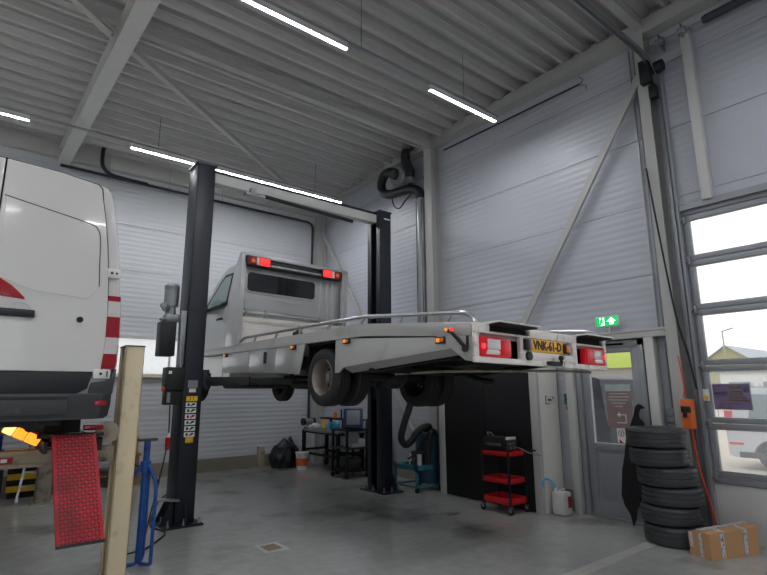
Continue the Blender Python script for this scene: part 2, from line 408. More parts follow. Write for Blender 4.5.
# plinths
mb = MB(); mb.box((WX-.02, 4.2, 0), (WX+.12, BY, .265)).box((WX-.02, 2.62, 0), (WX+.12, 3.2, .265)).box((WX-.02, FY, 0), (WX+.12, OH[0], .265))
struct(mb, 'baseboard_right', M['concrete'])
struct(MB().box((LX, BY-.03, 0), (WX, BY+.12, .265)), 'baseboard_back', M['concrete'])
struct(MB().box((LX-.12, FY, 0), (LX+.02, BY, .265)), 'baseboard_left', M['concrete'])
struct(MB().box((LX, FY-.12, 0), (WX, FY+.02, .265)), 'baseboard_front', M['concrete'])
# eaves ledge along the tops of the walls
mb = MB(); mb.box((WX-.16, FY, 6.62), (WX-.002, BY, 6.84), .006).box((WX-.2, FY, 6.60), (WX-.002, BY, 6.625))
struct(mb, 'trim_1', M['steel'], label='cream steel eaves beam along the top of the right wall')
mb = MB(); mb.box((LX, BY-.16, 6.25), (WX-.21, BY-.002, 6.56), .006)
struct(mb, 'trim_2', M['steel'], label='cream steel eaves beam along the top of the back wall')

def ibeam(p, q, wd, ht, upv, tf=.012, tw=.009):
    """I-section from p to q; ht along upv, flanges wd wide"""
    mb = MB(); p, q = Vector(p), Vector(q); d = (q-p).normalized(); u = Vector(upv); u = (u-d*u.dot(d)).normalized()
    mb.bar(p+u*(ht/2-tf/2), q+u*(ht/2-tf/2), wd, tf, u); mb.bar(p-u*(ht/2-tf/2), q-u*(ht/2-tf/2), wd, tf, u); mb.bar(p, q, tw, ht-2*tf, u)
    return mb
# columns on the right wall
struct(ibeam((6.89, 7.06, 0), (6.89, 7.06, 6.62), .2, .22, (1, 0, 0)), 'trim_3', M['steel'], label='cream steel column behind the truck ramp, on the right wall')
mb = ibeam((6.91, 2.77, 0), (6.91, 2.77, 6.62), .14, .2, (1, 0, 0))
struct(mb, 'trim_4', M['steel'], label='cream steel column between glazed door and overhead door')
struct(ibeam((6.86, 11.28, 0), (6.86, 11.28, 6.4), .2, .22, (1, 0, 0)), 'trim_5', M['steel'], label='cream steel column in the back right corner')
# diagonal wind braces on the right wall
struct(MB().bar((6.9, 2.82, 6.05), (6.9, 6.85, .05), .05, .1, (0, 1, 0)), 'trim_6', M['steel'], label='diagonal flat steel brace right of the middle column')
struct(MB().bar((6.9, 11.2, 5.75), (6.9, 7.2, .08), .05, .1, (0, 1, 0)), 'trim_7', M['steel'], label='diagonal flat steel brace near the back corner')
# roof beams
def bz(y): return 6.12 - .02*(y-6)
mb = MB(); p, q = Vector((1.44, FY+.05, 6.31)), Vector((.95, BY-.02, 6.31))
mb.bar(p-Vector((0, 0, .16)), q-Vector((0, 0, .16)), .22, .016).bar(p+Vector((0, 0, .13)), q+Vector((0, 0, .13)), .22, .016).bar(p-Vector((0, 0, .01)), q-Vector((0, 0, .01)), .012, .28)
struct(mb, 'trim_8', M['steelw'], label='deep cream steel roof beam crossing above the white van')
mb = MB(); mb.box((LX, 6.94, 6.57), (6.8, 7.06, 6.69))
struct(mb, 'trim_9', M['steel'], label='steel roof tie running from the roof beam to the middle column')
mb = MB(); mb.box((LX, 2.70, 6.72), (6.9, 2.82, 6.84))
struct(mb, 'trim_10', M['steel'], label='steel roof tie meeting the column by the overhead door')
mb = MB(); mb.bar((1.2, 7.02, 6.3), (6.8, 11.2, 6.3), .09, .09)
struct(mb, 'trim_11', M['steel'], label='diagonal roof brace from roof beam to back corner')
mb = MB(); mb.bar((.9, 6.8, 6.3), (-4.8, 2.0, 6.3), .09, .09); mb.bar((.98, 6.88, 6.3), (.72, 6.66, 6.3), .2, .012)
for k in range(3): mb.cyl((.93-.05*k, 6.82-.045*k, 6.25), (.93-.05*k, 6.82-.045*k, 6.29), .014, n=8)
struct(mb, 'trim_12', M['steel'], label='diagonal roof brace with bolted plate left of the roof beam')
# beam over the glazed door and posts beside it
mb = MB(); mb.box((6.86, 2.84, 2.37), (7.018, 4.62, 2.47), .004).box((6.84, 2.84, 2.455), (7.018, 4.62, 2.475))
struct(mb, 'trim_13', M['steelw'], label='steel lintel over the glazed door')
struct(MB().box((6.86, 4.22, 0), (7.018, 4.33, 2.37), .006), 'trim_14', M['steelw'], label='pale post left of the glazed door')
struct(MB().box((6.86, 3.03, 0), (7.018, 3.15, 2.37), .006), 'trim_15', M['steelw'], label='pale post right of the glazed door')
# post above the overhead door
struct(MB().box((6.9, 2.16, 4.02), (7.018, 2.27, 6.45), .004), 'trim_16', M['steelw'], label='pale vertical post above the overhead door')
struct(MB().box((4.55, 2.93, 0), (6.3, 3.06, .004)).bar((4.55, 2.995, .002), (3.2, 3.06, .002), .13, .004), 'trim_17', pm('pale_floor_joint', (176, 174, 168), .5, var=.2, scale=5), label='pale joint strip in the floor')

# --- window strip in the back wall
win = MB(); win.box((1.1, BY-.035, 2.01), (5.4, BY+.12, 2.06)).box((1.1, BY-.03, 2.785), (5.4, BY+.12, 2.83))
win_o = struct(win, 'window_1', M['steelw'], label='long strip window in the back wall')
for i, xx in enumerate((1.1, 2.2, 3.3, 4.4)):
    MB().box((xx+.02, BY+.04, 2.06), (xx+1.08, BY+.05, 2.785)).build('pane', M['opal'], win_o)
    if i: MB().box((xx-.02, BY+.02, 2.06), (xx+.02, BY+.06, 2.785)).build('mullion', M['whitep'], win_o)
MB().box((1.1, BY-.07, 1.99), (5.4, BY-.002, 2.015)).build('window_sill', M['beige'], win_o)
for k, (ax, f, u0, u1, z0, z1) in enumerate((('x', BY, -9, -1, 2.06, 2.79), ('y', LX, -4, 0, 2.06, 2.79), ('y', LX, 3, 8, 2.06, 2.79), ('x', FY, -9, -5, .4, 3.9), ('x', FY, -3, 1, .4, 3.9))):
    mb = MB(); m2 = MB(); dz = .04
    n = max(2, int((z1-z0)/.65)) if z1-z0 > 1 else 1
    for j in range(n+1):
        z = z0 + (z1-z0)*j/n
        if ax == 'x': mb.box((u0, f-.04, z-.03), (u1, f+.04, z+.03))
        else: mb.box((f-.04, u0, z-.03), (f+.04, u1, z+.03))
    if ax == 'x': m2.box((u0, f-.005, z0), (u1, f+.005, z1))
    else: m2.box((f-.005, u0, z0), (f+.005, u1, z1))
    o = struct(mb, 'window_%d' % (k+2), M['frame']); m2.build('pane', M['glass'], o)

# --- glazed personnel door
d1 = struct(MB().box((6.93, 3.2, .0), (7.1, 3.27, 2.36), .004).box((6.93, 4.13, 0), (7.1, 4.2, 2.36), .004).box((6.93, 3.2, 2.28), (7.1, 4.2, 2.36), .004), 'door_1', M['frame'], label='grey framed glazed door in the right wall')
mb = MB()
mb.box((6.97, 3.28, .02), (7.03, 3.39, 2.27), .004).box((6.97, 4.01, .02), (7.03, 4.12, 2.27), .004).box((6.97, 3.39, 2.2), (7.03, 4.01, 2.27), .004).box((6.97, 3.39, .88), (7.03, 4.01, .97), .004).box((6.97, 3.39, .02), (7.03, 4.01, .2), .004)
mb.build('leaf_frame', M['frame'], d1)
MB().box((6.94, 3.27, 0), (7.12, 4.13, .03), .004).build('threshold', M['alu'], d1)
MB().box((6.985, 3.39, .2), (7.02, 4.01, .88)).box((6.978, 3.44, .25), (6.985, 3.96, .83), .003).build('lower_panel', M['frame'], d1)
MB().box((6.998, 3.39, .97), (7.006, 4.01, 2.2)).build('pane', M['glass'], d1)
MB().box((6.972, 4.0, .97), (6.985, 4.012, 2.2)).box((6.972, 3.39, .965), (6.985, 4.012, .98)).build('glazing_bead', M['whitep'], d1)
MB().cyl((6.97, 3.335, 1.1), (6.92, 3.335, 1.1), .011, n=10).cyl((6.92, 3.335, 1.1), (6.92, 3.46, 1.1), .011, n=10).build('handle', M['alu'], d1)
MB().box((6.93, 3.45, 2.29), (6.968, 3.85, 2.33), .005).build('door_closer', M['galv'], d1)

# --- overhead sectional door
d2o = MB(); zb = [0, .69, 1.30, 1.98, 2.67, 3.30, 3.90]
d2o.box((7.03, OH[0], 0), (7.075, OH[1], .66), .004).box((7.085, OH[1]-.06, 0), (7.10, OH[1]+.02, 3.95)).box((7.085, OH[0]-.02, 0), (7.10, OH[0]+.04, 3.95)).box((7.085, OH[0], 3.85), (7.10, OH[1], 4.0))
d2 = struct(d2o, 'door_2', M['whitep'], label='glazed overhead sectional door in the right wall')
for i, z in enumerate(zb[1:]):
    mb = MB(); mb.box((7.01, OH[0], z-.075), (7.085, OH[1]-.03, z-.003), .006).box((7.01, OH[0], z+.003), (7.085, OH[1]-.03, z+.07), .006)
    mb.build('rail', M['frame'], d2)
for i in range(1, 6):
    z0, z1 = zb[i]+.07, zb[i+1]-.075
    mb = MB()
    for y in (OH[1]-.10, OH[1]-2.0, OH[0]+.03): mb.box((7.015, y-.035, z0), (7.08, y+.035, z1), .003)
    mb.build('stile', M['frame'], d2)
    for ya, yb in ((OH[0]+.06, OH[1]-2.035), (OH[1]-1.965, OH[1]-.135)):
        MB().box((7.045, ya, z0), (7.053, yb, z1)).build('pane', M['glassm'] if i < 3 else M['glass'], d2)
for z in zb[1:-1]+[.12, 3.84]:
    mb = MB(); mb.box((6.985, 2.51, z-.05), (7.01, 2.60, z+.05), .004).cyl((6.97, 2.54, z), (6.97, 2.61, z), .028, n=12)
    mb.build('roller_hinge', M['galv'], d2)
# guide track: vertical, then curving in under the roof
pts = [(6.94, 2.63, .02), (6.94, 2.63, 5.7)] + [(6.94-.45*(1-math.cos(t)), 2.63, 5.7+.45*math.sin(t)) for t in [PI/2*k/10 for k in range(1, 11)]] + [(2.5, 2.63, 6.17)]
mb = MB()
for a, b in zip(pts, pts[1:]):
    d = (Vector(b)-Vector(a)); n_ = Vector((0, 1, 0)).cross(d).normalized()
    mb.bar(a, Vector(b)+d.normalized()*.004, .06, .012, n_)
    for s in (-.03, .03): mb.bar(Vector(a)+Vector((0, s, 0))-n_*.02, Vector(b)+Vector((0, s, 0))-n_*.02+d.normalized()*.004, .008, .045, n_)
mb.build('guide_track', M['galv'], d2)
mb = MB(); mb.box((6.93, 2.56, 0), (7.0, 2.59, 6.0)); mb.build('track_angle', M['frame'], d2)
mb = MB(); mb.box((6.70, 2.62, 5.78), (6.80, 2.76, 6.12), .01).cyl((6.86, 2.5, 6.02), (6.86, 2.74, 6.02), .08, n=20).box((6.79, 2.6, 5.58), (6.9, 2.7, 5.76), .01); mb.build('drive_unit', M['black'], d2)
mb = MB(); mb.cyl((6.85, 2.75, 6.36), (6.85, OH[0], 6.36), .0127, n=10); mb.build('spring_shaft', M['galv'], d2)
mb = MB(); mb.cyl((6.85, 1.93, 6.36), (6.85, .3, 6.36), .055, n=20).cyl((6.85, 1.97, 6.36), (6.85, 1.93, 6.36), .045, .055, n=20); mb.build('torsion_spring', pm('dark_spring_steel', (74, 76, 82), .5, .5), d2)
for yy in (2.22, 2.5): MB().box((6.8, yy-.006, 6.28), (7.0, yy+.006, 6.46), .002).cyl((6.85, yy-.05, 6.36), (6.85, yy+.05, 6.36), .05, n=14).build('bearing_bracket', M['galv'], d2)
MB().bar((6.98, 2.58, 4.0), (6.98, OH[0], 4.0), .06, .08).build('door_header', M['frame'], d2)
mb = MB(); mb.box((6.99, 2.495, 1.56), (6.995, 2.565, 1.7)); mb.build('label_plate', M['white'], d2)
MB().box((6.985, 2.51, 1.57), (6.989, 2.55, 1.62)).build('warning_sticker', M['yel'], d2)

# --- small fittings on the right wall
o = thing('exit_sign', (6.86, 3.59, 2.475), 'green illuminated exit sign above the glazed door', 'sign')
MB().box((6.82, 3.42, 2.545), (6.86, 3.77, 2.70), .012).build('housing', M['whitep'], o)
MB().box((6.816, 3.435, 2.56), (6.82, 3.755, 2.685)).build('sign_face', M['green'], o)
mb = MB()
mb.prism([(3.56, 2.58), (3.56, 2.62), (3.60, 2.62), (3.53, 2.675), (3.46, 2.62), (3.50, 2.62), (3.50, 2.58)], 'x', 6.812, 6.816)
mb.build('arrow', M['white_e'], o)
mb = MB(); mb.box((6.812, 3.63, 2.57), (6.816, 3.70, 2.68)).build('door_symbol', M['white_e'], o)
mb = MB(); mb.prism([(3.70, 2.575), (3.68, 2.575), (3.668, 2.61), (3.645, 2.59), (3.635, 2.60), (3.66, 2.635), (3.64, 2.64), (3.65, 2.66), (3.685, 2.655)], 'x', 6.809, 6.812).cyl((6.809, 3.665, 2.672), (6.812, 3.665, 2.672), .011, n=10)
mb.build('running_figure', M['green'], o)
MB().cyl((6.86, 3.59, 2.475), (6.86, 3.59, 2.56), .014, n=10).build('stem', M['whitep'], o)
# wiring on the wall beside the column
for nm, yy, lab in (('conduit', 2.93, 'thin grey conduit on wall nearest the column by the overhead door'), ('conduit', 2.99, 'thin grey conduit on wall, farther from the overhead door column')):
    tag(MB().tube([(6.995, yy, 2.5), (6.995, yy, 6.55)], .011, 8).build(nm, M['galv'], loc=(6.995, yy, 2.5)), lab, 'conduit', 'conduits beside the overhead door column')
o = thing('socket_outlet', (7.0, 2.93, 1.18), 'grey socket strip on wall above the tyre stack, fed by conduit', 'socket')
MB().box((6.95, 2.89, 1.18), (7.018, 2.99, 1.46), .008).build('housing', M['galv'], o)
for k in range(3): MB().box((6.935, 2.90, 1.20+.085*k), (6.95, 2.98, 1.265+.085*k), .006).build('socket_cover', M['frame'], o)
MB().tube([(7.0, 2.94, 1.46), (7.0, 2.94, 2.1), (7.0, 2.94, 2.28), (7.0, 2.90, 2.32), (7.0, 2.8, 2.32)], .012, 8).build('feed_pipe', M['frame'], o)
tag(MB().tube(bez([(6.77, 2.83, 4.6), (6.77, 2.76, 3.6), (6.78, 2.68, 2.6), (6.8, 2.6, 2.1), (6.84, 2.57, 1.7)]), .012, 8).build('cable', M['rubberd'], loc=(6.84, 2.57, 1.7)), 'black cable crossing the column by the overhead door', 'cable')
o = thing('chain_box', (6.78, 2.72, 1.24), 'orange control box with black clip on column beside overhead door', 'box')
MB().box((6.68, 2.595, 1.24), (6.80, 2.71, 1.58), .01).build('housing', M['orange'], o)
MB().box((6.665, 2.595, 1.43), (6.68, 2.705, 1.50), .004).box((6.66, 2.64, 1.37), (6.67, 2.685, 1.5), .004).build('clip', M['black'], o)
MB().tube(bez([(6.73, 2.635, 1.24), (6.78, 2.62, .8), (6.80, 2.56, .45), (6.83, 2.51, .06)]), .012, 8).build('strap', M['strap'], o)
tag(MB().tube(bez([(6.75, 2.70, 2.1), (6.74, 2.68, 1.9), (6.72, 2.66, 1.7), (6.72, 2.68, 1.6)]), .008, 6).build('chain', M['strap'], loc=(6.75, 2.70, 1.6)), 'thin red cord hanging above the orange control box', 'cord')
# rod under the eaves
o = thing('tension_rod', (6.97, 5.2, 6.38), 'thin dark rod fixed along top of the right wall', 'rod')
MB().tube([(6.95, 6.75, 6.45), (6.95, 3.75, 6.40)], .014, 8).build('rod', M['darkmetal'], o)
MB().tube(bez([(6.98, 3.78, 6.55), (6.95, 3.70, 6.45), (6.95, 3.75, 6.38), (6.95, 3.66, 6.33), (6.98, 3.68, 6.28)]), .012, 6).build('hook', M['galv'], o)
# pole pipe in the back right corner and black duct along the back wall
o = thing('air_pipe', (1.2, 11.25, 6.03), 'black air pipe along the top of the back wall', 'pipe')
MB().tube([(.9, 11.25, 6.06), (2.2, 11.25, 6.05), (6.45, 11.25, 6.03), (6.56, 11.25, 5.99), (6.6, 11.25, 5.9), (6.6, 11.25, .9)], .03, 10).build('pipe', M['navy'], o)
MB().tube(bez([(1.62, 11.22, 6.75), (1.60, 11.22, 6.5), (1.62, 11.22, 6.25), (1.75, 11.22, 6.1), (2.0, 11.22, 6.06), (2.5, 11.22, 6.05)]), .038, 10).build('flexible_hose', M['hose'], o)
MB().cyl((1.62, 11.22, 6.62), (1.62, 11.22, 6.8), .045, n=12).build('coupling', M['black'], o)
for xx in (1.75, 2.95, 4.15, 5.35): MB().tube([(xx, 11.25, 6.5), (xx, 11.25, 6.06)], .006, 6).cyl((xx, 11.25, 5.98), (xx, 11.25, 6.07), .012, n=8).build('hanger', M['galv'], o)

# --- linear lights
def light(x0, x1, y, label, z=5.95):
    o = thing('linear_light', ((x0+x1)/2, y, z), label, 'light', 'suspended linear lights')
    MB().box((x0, y-.024, z+.002), (x1, y+.024, z+.055)).box((x0, y-.024, z-.025), (x1, y-.02, z+.01)).box((x0, y+.02, z-.025), (x1, y+.024, z+.01)).box((x0, y-.024, z-.025), (x0+.006, y+.024, z+.01)).box((x1-.006, y-.024, z-.025), (x1, y+.024, z+.01)).build('housing', M['whitep'], o)
    MB().box((x0+.008, y-.019, z-.029), (x1-.008, y+.019, z-.004)).build('diffuser', M['tube'], o)
def trunk(x0, x1, y, label, wires, z=5.95):
    o = thing('lighting_rail', ((x0+x1)/2, y, z), label, 'rail', 'light rails')
    MB().box((x0, y-.022, z+.056), (x1, y+.022, z+.09), .003).build('rail', M['frame'], o)
    for xx in wires: MB().tube([(xx, y, z+.09), (xx, y, cz(y)+.02)], .004, 6).build('suspension_wire', M['darkmetal'], o)
rowA, rowB = 9.32, 4.78
light(1.75, 3.22, rowA, 'leftmost lit tube of the far row, behind left lift post')
light(3.23, 4.72, rowA, 'second lit tube of the far row, above the lift crossbeam')
light(4.73, 6.2, rowA, 'lit tube of the far row ending nearest the right wall')
light(-1.2, .26, rowA, 'lit tube at far left above the white van')
light(1.74, 3.24, rowB, 'lit tube at the top centre of the near row')
light(4.68, 6.12, rowB, 'lit tube of the near row nearest the right wall')
trunk(-10, 6.15, rowA, 'thin suspended rail carrying the far row of tubes', [-8, -5, -2.2, 2.2, 5.5])
trunk(-10, 6.15, rowB, 'thin suspended rail carrying the near row of tubes', [-8, -5, -2, 1.0, 3.46, 5.4])
for rx in ((-9.5, -8), (-6.5, -5), (-3.8, -2.3)):
    light(rx[0], rx[1], rowA, 'lit tube of the far row over the left half of the hall'); light(rx[0], rx[1], rowB, 'lit tube of the near row over the left half of the hall')
light(-1.2, .3, rowB, 'lit tube of the near row over the white van')
for yy in (.3, -4.2):
    trunk(-10, 6.15, yy, 'thin suspended rail behind the camera' if yy > 0 else 'thin suspended rail at the front of the hall', [-8, -4, 0, 4])
    for rx in (-9.5, -6.5, -3.8, -1.0, 1.8, 4.6): light(rx, rx+1.48, yy, 'lit tube of the row behind the camera' if yy > 0 else 'lit tube of the row at the front of the hall')

# ================================================================== TOW TRUCK (built in its own frame: X across, Y ahead)
psi = math.radians(1.5)
TB = Vector((4.435, 6.4, 1.53))
truck = thing('tow_truck', TB, 'silver flatbed recovery truck raised on the two post lift', 'truck')
truck.location = (TB.x*math.cos(psi)-TB.y*math.sin(psi), TB.x*math.sin(psi)+TB.y*math.cos(psi), TB.z)
truck.rotation_euler = (0, math.radians(.7), psi)
XL, XR, XC = 3.33, 5.54, 4.435
# load bed
top = [(8.9, 2.40), (4.3, 2.385), (2.80, 2.25)]
mb = MB(); mb.prism([(8.9, 2.40), (4.3, 2.385), (2.83, 2.255), (2.83, 2.13), (3.1, 2.155), (4.3, 2.255), (8.9, 2.27)], 'x', XL, XR, .006)
bed = mb.build('load_bed', M['bed'], truck)
for i, (s, nm) in enumerate(((1, 'l'), (-1, 'r'))):
    X = (XL+.05) if s == 1 else (XR-.05)
    mb = MB(); zr = .085
    path = [(X, 7.5, 2.42), (X, 7.3, 2.40+zr), (X, 4.35, 2.39+zr), (X, 4.2, 2.375+zr)]
    arc = [(X, 3.02, 2.27+zr+.005), (X, 2.92, 2.345), (X, 2.855, 2.315), (X, 2.815, 2.25), (X, 2.80, 2.15)]
    mb.tube(path + arc, .021, 10)
    y = 7.0
    while y > 3.1:
        zb_ = 2.385 if y > 4.3 else 2.385-(4.3-y)*.0875
        mb.bar((X, y, zb_-.01), (X, y-.07, zb_+zr), .02, .03, (0, 1, 0)); y -= .64
    mb.build('side_rail', M['alu'], truck)
    # rear skirt with slanting lower edge and folded lip
    Xa, Xb = ((XL+.012, XL+.03) if s == 1 else (XR-.03, XR-.012))
    mb = MB(); mb.prism([(4.84, 2.27), (3.0, 2.14), (3.04, 2.045), (4.68, 1.945), (4.76, 1.885), (4.84, 1.885)], 'x', Xa, Xb, .002)
    xi = Xa + .1*s
    p = [(4.70, 1.94), (3.04, 2.04)]
    mb.bm.faces.new([mb.bm.verts.new(c) for c in ((Xa+.009, 4.70, 1.943), (Xa+.009, 3.04, 2.043), (xi+.04*s, 3.04, 2.0), (xi+.04*s, 4.70, 1.885))])
    mb.build('rear_skirt', M['bed'], truck)
    # rear corner plate with the raked leading edge
    mb = MB(); mb.prism([(3.24, 2.165), (2.80, 2.13), (2.80, 1.92), (2.90, 1.935)], 'x', XL if s == 1 else XR-.03, XL+.03 if s == 1 else XR, .003)
    mb.build('rear_corner_plate', M['bed'], truck)
    # locker panels ahead of the wheel
    Xa, Xb = ((XL+.012, XL+.03) if s == 1 else (XR-.03, XR-.012))
    for pts in ([(8.02, 2.27), (7.06, 2.27), (7.06, 1.955), (7.94, 1.97)], [(7.04, 2.27), (6.27, 2.27), (6.27, 1.925), (7.04, 1.952)], [(6.25, 2.27), (5.50, 2.27), (5.62, 1.89), (6.25, 1.922)]):
        o = MB().prism(pts, 'x', Xa, Xb, .004).build('locker_door', M['silver'], truck)
        if pts[0][0] == 7.04:
            xo = Xa-.012 if s == 1 else Xb
            MB().rrect('x', xo, xo+.012, 6.5, 6.57, 2.06, 2.22, .02).build('latch', M['black'], o)
    # amber side markers
    for (yy, zz) in ((7.86, 2.245), (5.76, 2.235), (4.61, 2.225), (3.18, 2.125)):
        xo = XL-.012 if s == 1 else XR-.01
        o = MB().box((xo, yy-.06, zz-.03), (xo+.025, yy+.06, zz+.03), .006).build('side_marker', M['black'], truck)
        xo2 = xo-.006 if s == 1 else xo+.021
        MB().box((xo2, yy-.045, zz-.018), (xo2+.01, yy, zz+.018), .003).build('lens', M['amberd'], o)
        MB().box((xo2, yy+.004, zz-.018), (xo2+.01, yy+.045, zz+.018), .003).build('lens', M['amber'], o)
    # position lamp on a rubber arm
    xs = (XL-.005 if s == 1 else XR+.005); dx = -s
    o = MB().tube([(xs, 2.885, 2.035), (xs+.03*dx, 2.93, 2.10), (xs+.06*dx, 2.99, 2.175), (xs+.07*dx, 3.02, 2.19)], .016, 10, rad=[.018, .017, .016, .018]).cyl((xs-.005, 2.885, 2.03), (xs+.02*dx, 2.885, 2.03), .03, n=12).box((xs-.01, 2.84, 2.03), (xs+.015*dx, 2.87, 2.14), .003).build('marker_arm', M['rubberd'], truck)
    MB().cyl((xs+.07*dx, 2.99, 2.195), (xs+.07*dx, 2.97, 2.195), .015, n=12).build('rear_lens', M['redlit'], o)
    MB().cyl((xs+.085*dx, 3.03, 2.2), (xs+.06*dx, 3.055, 2.2), .013, n=12).build('front_lens', M['amber'], o)
# rear frame
Yr = 2.78
mb = MB()
def fr(x0, x1, z0, z1, y0=Yr, y1=Yr+.04, b=.004): mb.box((x0, y0, z0), (x1, y1, z1), b)
fr(XL, XR, 1.915, 1.965); fr(XL, 3.52, 2.165, 2.25); fr(4.11, 4.93, 2.17, 2.25); fr(XR-.06, XR, 2.165, 2.25); fr(3.52, 4.11, 2.165, 2.185); fr(4.93, XR-.06, 2.155, 2.175)
fr(XL, 3.375, 1.965, 2.165); fr(3.955, 4.0, 1.965, 2.17); fr(4.84, 4.925, 1.965, 2.17); fr(XR-.035, XR, 1.965, 2.165)
fr(4.0, 4.84, 1.965, 2.04); fr(4.0, 4.78, 2.04, 2.17, Yr+.02, Yr+.05)
mb.box((XL, Yr+.04, 2.235), (XR, 3.1, 2.25), .002)
rear = mb.build('rear_frame', M['cream'], truck)
MB().box((XL+.03, Yr+.16, 1.93), (XR-.03, Yr+.18, 2.235)).box((XL+.03, Yr+.05, 1.93), (XR-.03, Yr+.17, 1.95)).build('recess_back', M['blackm'], truck)
for x0, x1, h in ((3.52, 4.11, 1), (4.95, 5.50, 1)):
    mb = MB(); c = ((x0+x1)/2-.03, 2.745, 2.255); R = Matrix.Rotation(math.radians(-2), 3, 'X')
    mb.obox(c, (x1-x0+.02, .20, .014), R, .003); mb.box((x0-.02, Yr-.005, 2.235), (x1+.02, Yr+.03, 2.26))
    o = mb.build('ramp_flap', M['cream'], truck)
    MB().obox((c[0], c[1], c[2]-.013), (x1-x0-.04, .17, .012), R).build('flap_liner', M['blackm'], o)
    MB().box((x0, Yr+.045, 2.187), (x1, Yr+.1, 2.235)).build('ramp_slot', M['blackm'], truck)
# tail lamps
for x0, x1, fl in ((3.385, 3.80, 0), (5.08, 5.49, 1)):
    o = MB().box((x0, Yr-.012, 1.968), (x1, Yr+.06, 2.135), .012).build('tail_lamp', M['red'], truck)
    w_ = x1-x0; f = lambda a: (x0 + w_*a) if not fl else (x1 - w_*a)
    MB().box((f(.2), Yr-.02, 2.03), (f(.62), Yr-.004, 2.118), .006).build('reversing_lens', M['clear'], o)
    MB().prism([(f(.14), 1.985), (f(.56), 1.985), (f(.6), 2.01), (f(.52), 2.028), (f(.2), 2.028)], 'y', Yr-.02, Yr-.004, .003).build('indicator_lens', M['clear'], o)
    MB().box((f(.02), Yr-.02, 2.03), (f(.12), Yr-.004, 2.075), .006).build('lit_lens', M['redlit'], o)
    MB().box((f(.64), Yr-.018, 1.985), (f(.98), Yr-.004, 2.115), .006).build('brake_lens', M['red'], o)
# number plate
pl = MB().box((4.085, Yr+.0, 2.045), (4.665, Yr+.018, 2.165), .004).build('number_plate', M['yellow'], truck)
MB().box((4.087, Yr-.004, 2.049), (4.125, Yr+.0, 2.161)).build('country_band', M['eub'], pl)
text_mesh('VNK-61-D', .118, R_BACK, (4.395, Yr-.002, 2.105), .002, .004, .9).build('registration', M['ink'], pl)
MB().box((4.665, Yr-.02, 2.055), (4.775, Yr+.02, 2.15), .01).build('fog_lamp_housing', M['black'], truck)
MB().box((4.69, Yr-.026, 2.065), (4.76, Yr-.018, 2.14), .004).build('orange_lens', M['amberd'], truck)
MB().box((4.01, Yr-.02, 2.055), (4.085, Yr+.02, 2.155), .012).build('lamp_bracket', M['black'], truck)
MB().cyl((4.06, Yr-.03, 2.0), (4.06, Yr+.01, 2.0), .04, n=8).build('socket', M['black'], truck)
MB().box((4.36, Yr-.05, 1.925), (4.56, Yr+.01, 1.965), .006).cyl((4.535, Yr-.05, 1.94), (4.535, Yr-.05, 1.99), .015, n=12).lathe([(0, -.026), (.015, -.022), (.025, -.008), (.025, .008), (.015, .022), (0, .026)], (4.535, Yr-.05, 2.0), n=14).build('tow_ball', M['black'], truck)
MB().lathe([(.028, -.005), (.032, 0), (.028, .005), (.022, 0)], (4.61, Yr-.02, 1.945), (0, 1, 0), 16, True).build('shackle_ring', M['galv'], truck)
MB().box((4.58, Yr-.004, 2.0), (4.665, Yr+.002, 2.035)).build('sticker', pm('tan_sticker', (206, 176, 120), .6), truck)
for x_ in (4.79, 4.83): pass
MB().box((4.785, Yr+.01, 1.97), (4.838, Yr+.03, 2.165)).build('grey_infill', M['frame'], truck)
# chassis underneath
mb = MB()
for xx in (3.98, 4.80): mb.box((xx, 3.0, 2.0), (xx+.08, 10.2, 2.14), .004)
for yy in (3.1, 3.7, 4.4, 5.5, 6.4, 7.4, 8.4): mb.box((3.5, yy, 2.08), (5.37, yy+.07, 2.18))
mb.bar((3.55, 4.65, 1.9), (3.6, 3.3, 2.0), .05, .05); mb.bar((5.3, 4.65, 1.9), (5.3, 3.3, 2.0), .05, .05)
mb.box((3.45, 4.3, 1.88), (5.4, 4.36, 1.94)); mb.box((3.45, 5.55, 1.9), (5.4, 5.62, 2.1))
mb.box((XL+.06, 2.95, 2.07), (XR-.06, 4.7, 2.1))
mb.build('chassis', M['darkmetal'], truck)
MB().tube([(3.95, 4.5, 1.88), (4.15, 3.9, 1.90), (5.0, 3.0, 1.90), (5.5, 2.96, 1.90)], .014, 8).build('underrun_bar', M['beiged'], truck)
mb = MB(); mb.cyl((3.5, 5.08, 1.87), (5.37, 5.08, 1.87), .055, n=14).lathe([(0, -.18), (.1, -.16), (.15, -.05), (.15, .05), (.1, .16), (0, .18)], (XC, 5.08, 1.87), (0, 1, 0), 20)
for xx in (3.95, 4.86): mb.box((xx, 4.3, 1.93), (xx+.07, 5.9, 1.965)).cyl((xx+.035, 5.08, 1.8), (xx+.035, 5.08, 1.98), .05, n=10)
mb.build('rear_axle', M['darkmetal'], truck)
mb = MB(); mb.tube(bez([(4.6, 8.6, 1.85), (4.62, 7.2, 1.82), (4.7, 6.2, 1.8), (4.95, 5.6, 1.95), (5.0, 4.7, 1.98), (5.05, 4.2, 1.84), (5.05, 3.95, 1.80)]), .035, 10).cyl((4.62, 7.9, 1.84), (4.62, 6.9, 1.82), .1, n=18)
mb.build('exhaust_pipe', M['darkmetal'], truck)
mb = MB(); mb.box((4.15, 8.3, 1.75), (4.75, 9.9, 2.2), .06).cyl((4.45, 5.1, 1.87), (4.45, 8.6, 1.92), .045, n=12); mb.build('gearbox', M['darkmetal'], truck)
MB().box((3.45, 5.55, 1.86), (5.42, 5.58, 2.26)).box((3.38, 4.86, 2.23), (5.49, 5.5, 2.255)).build('wheel_arch_liner', M['blackm'], truck)
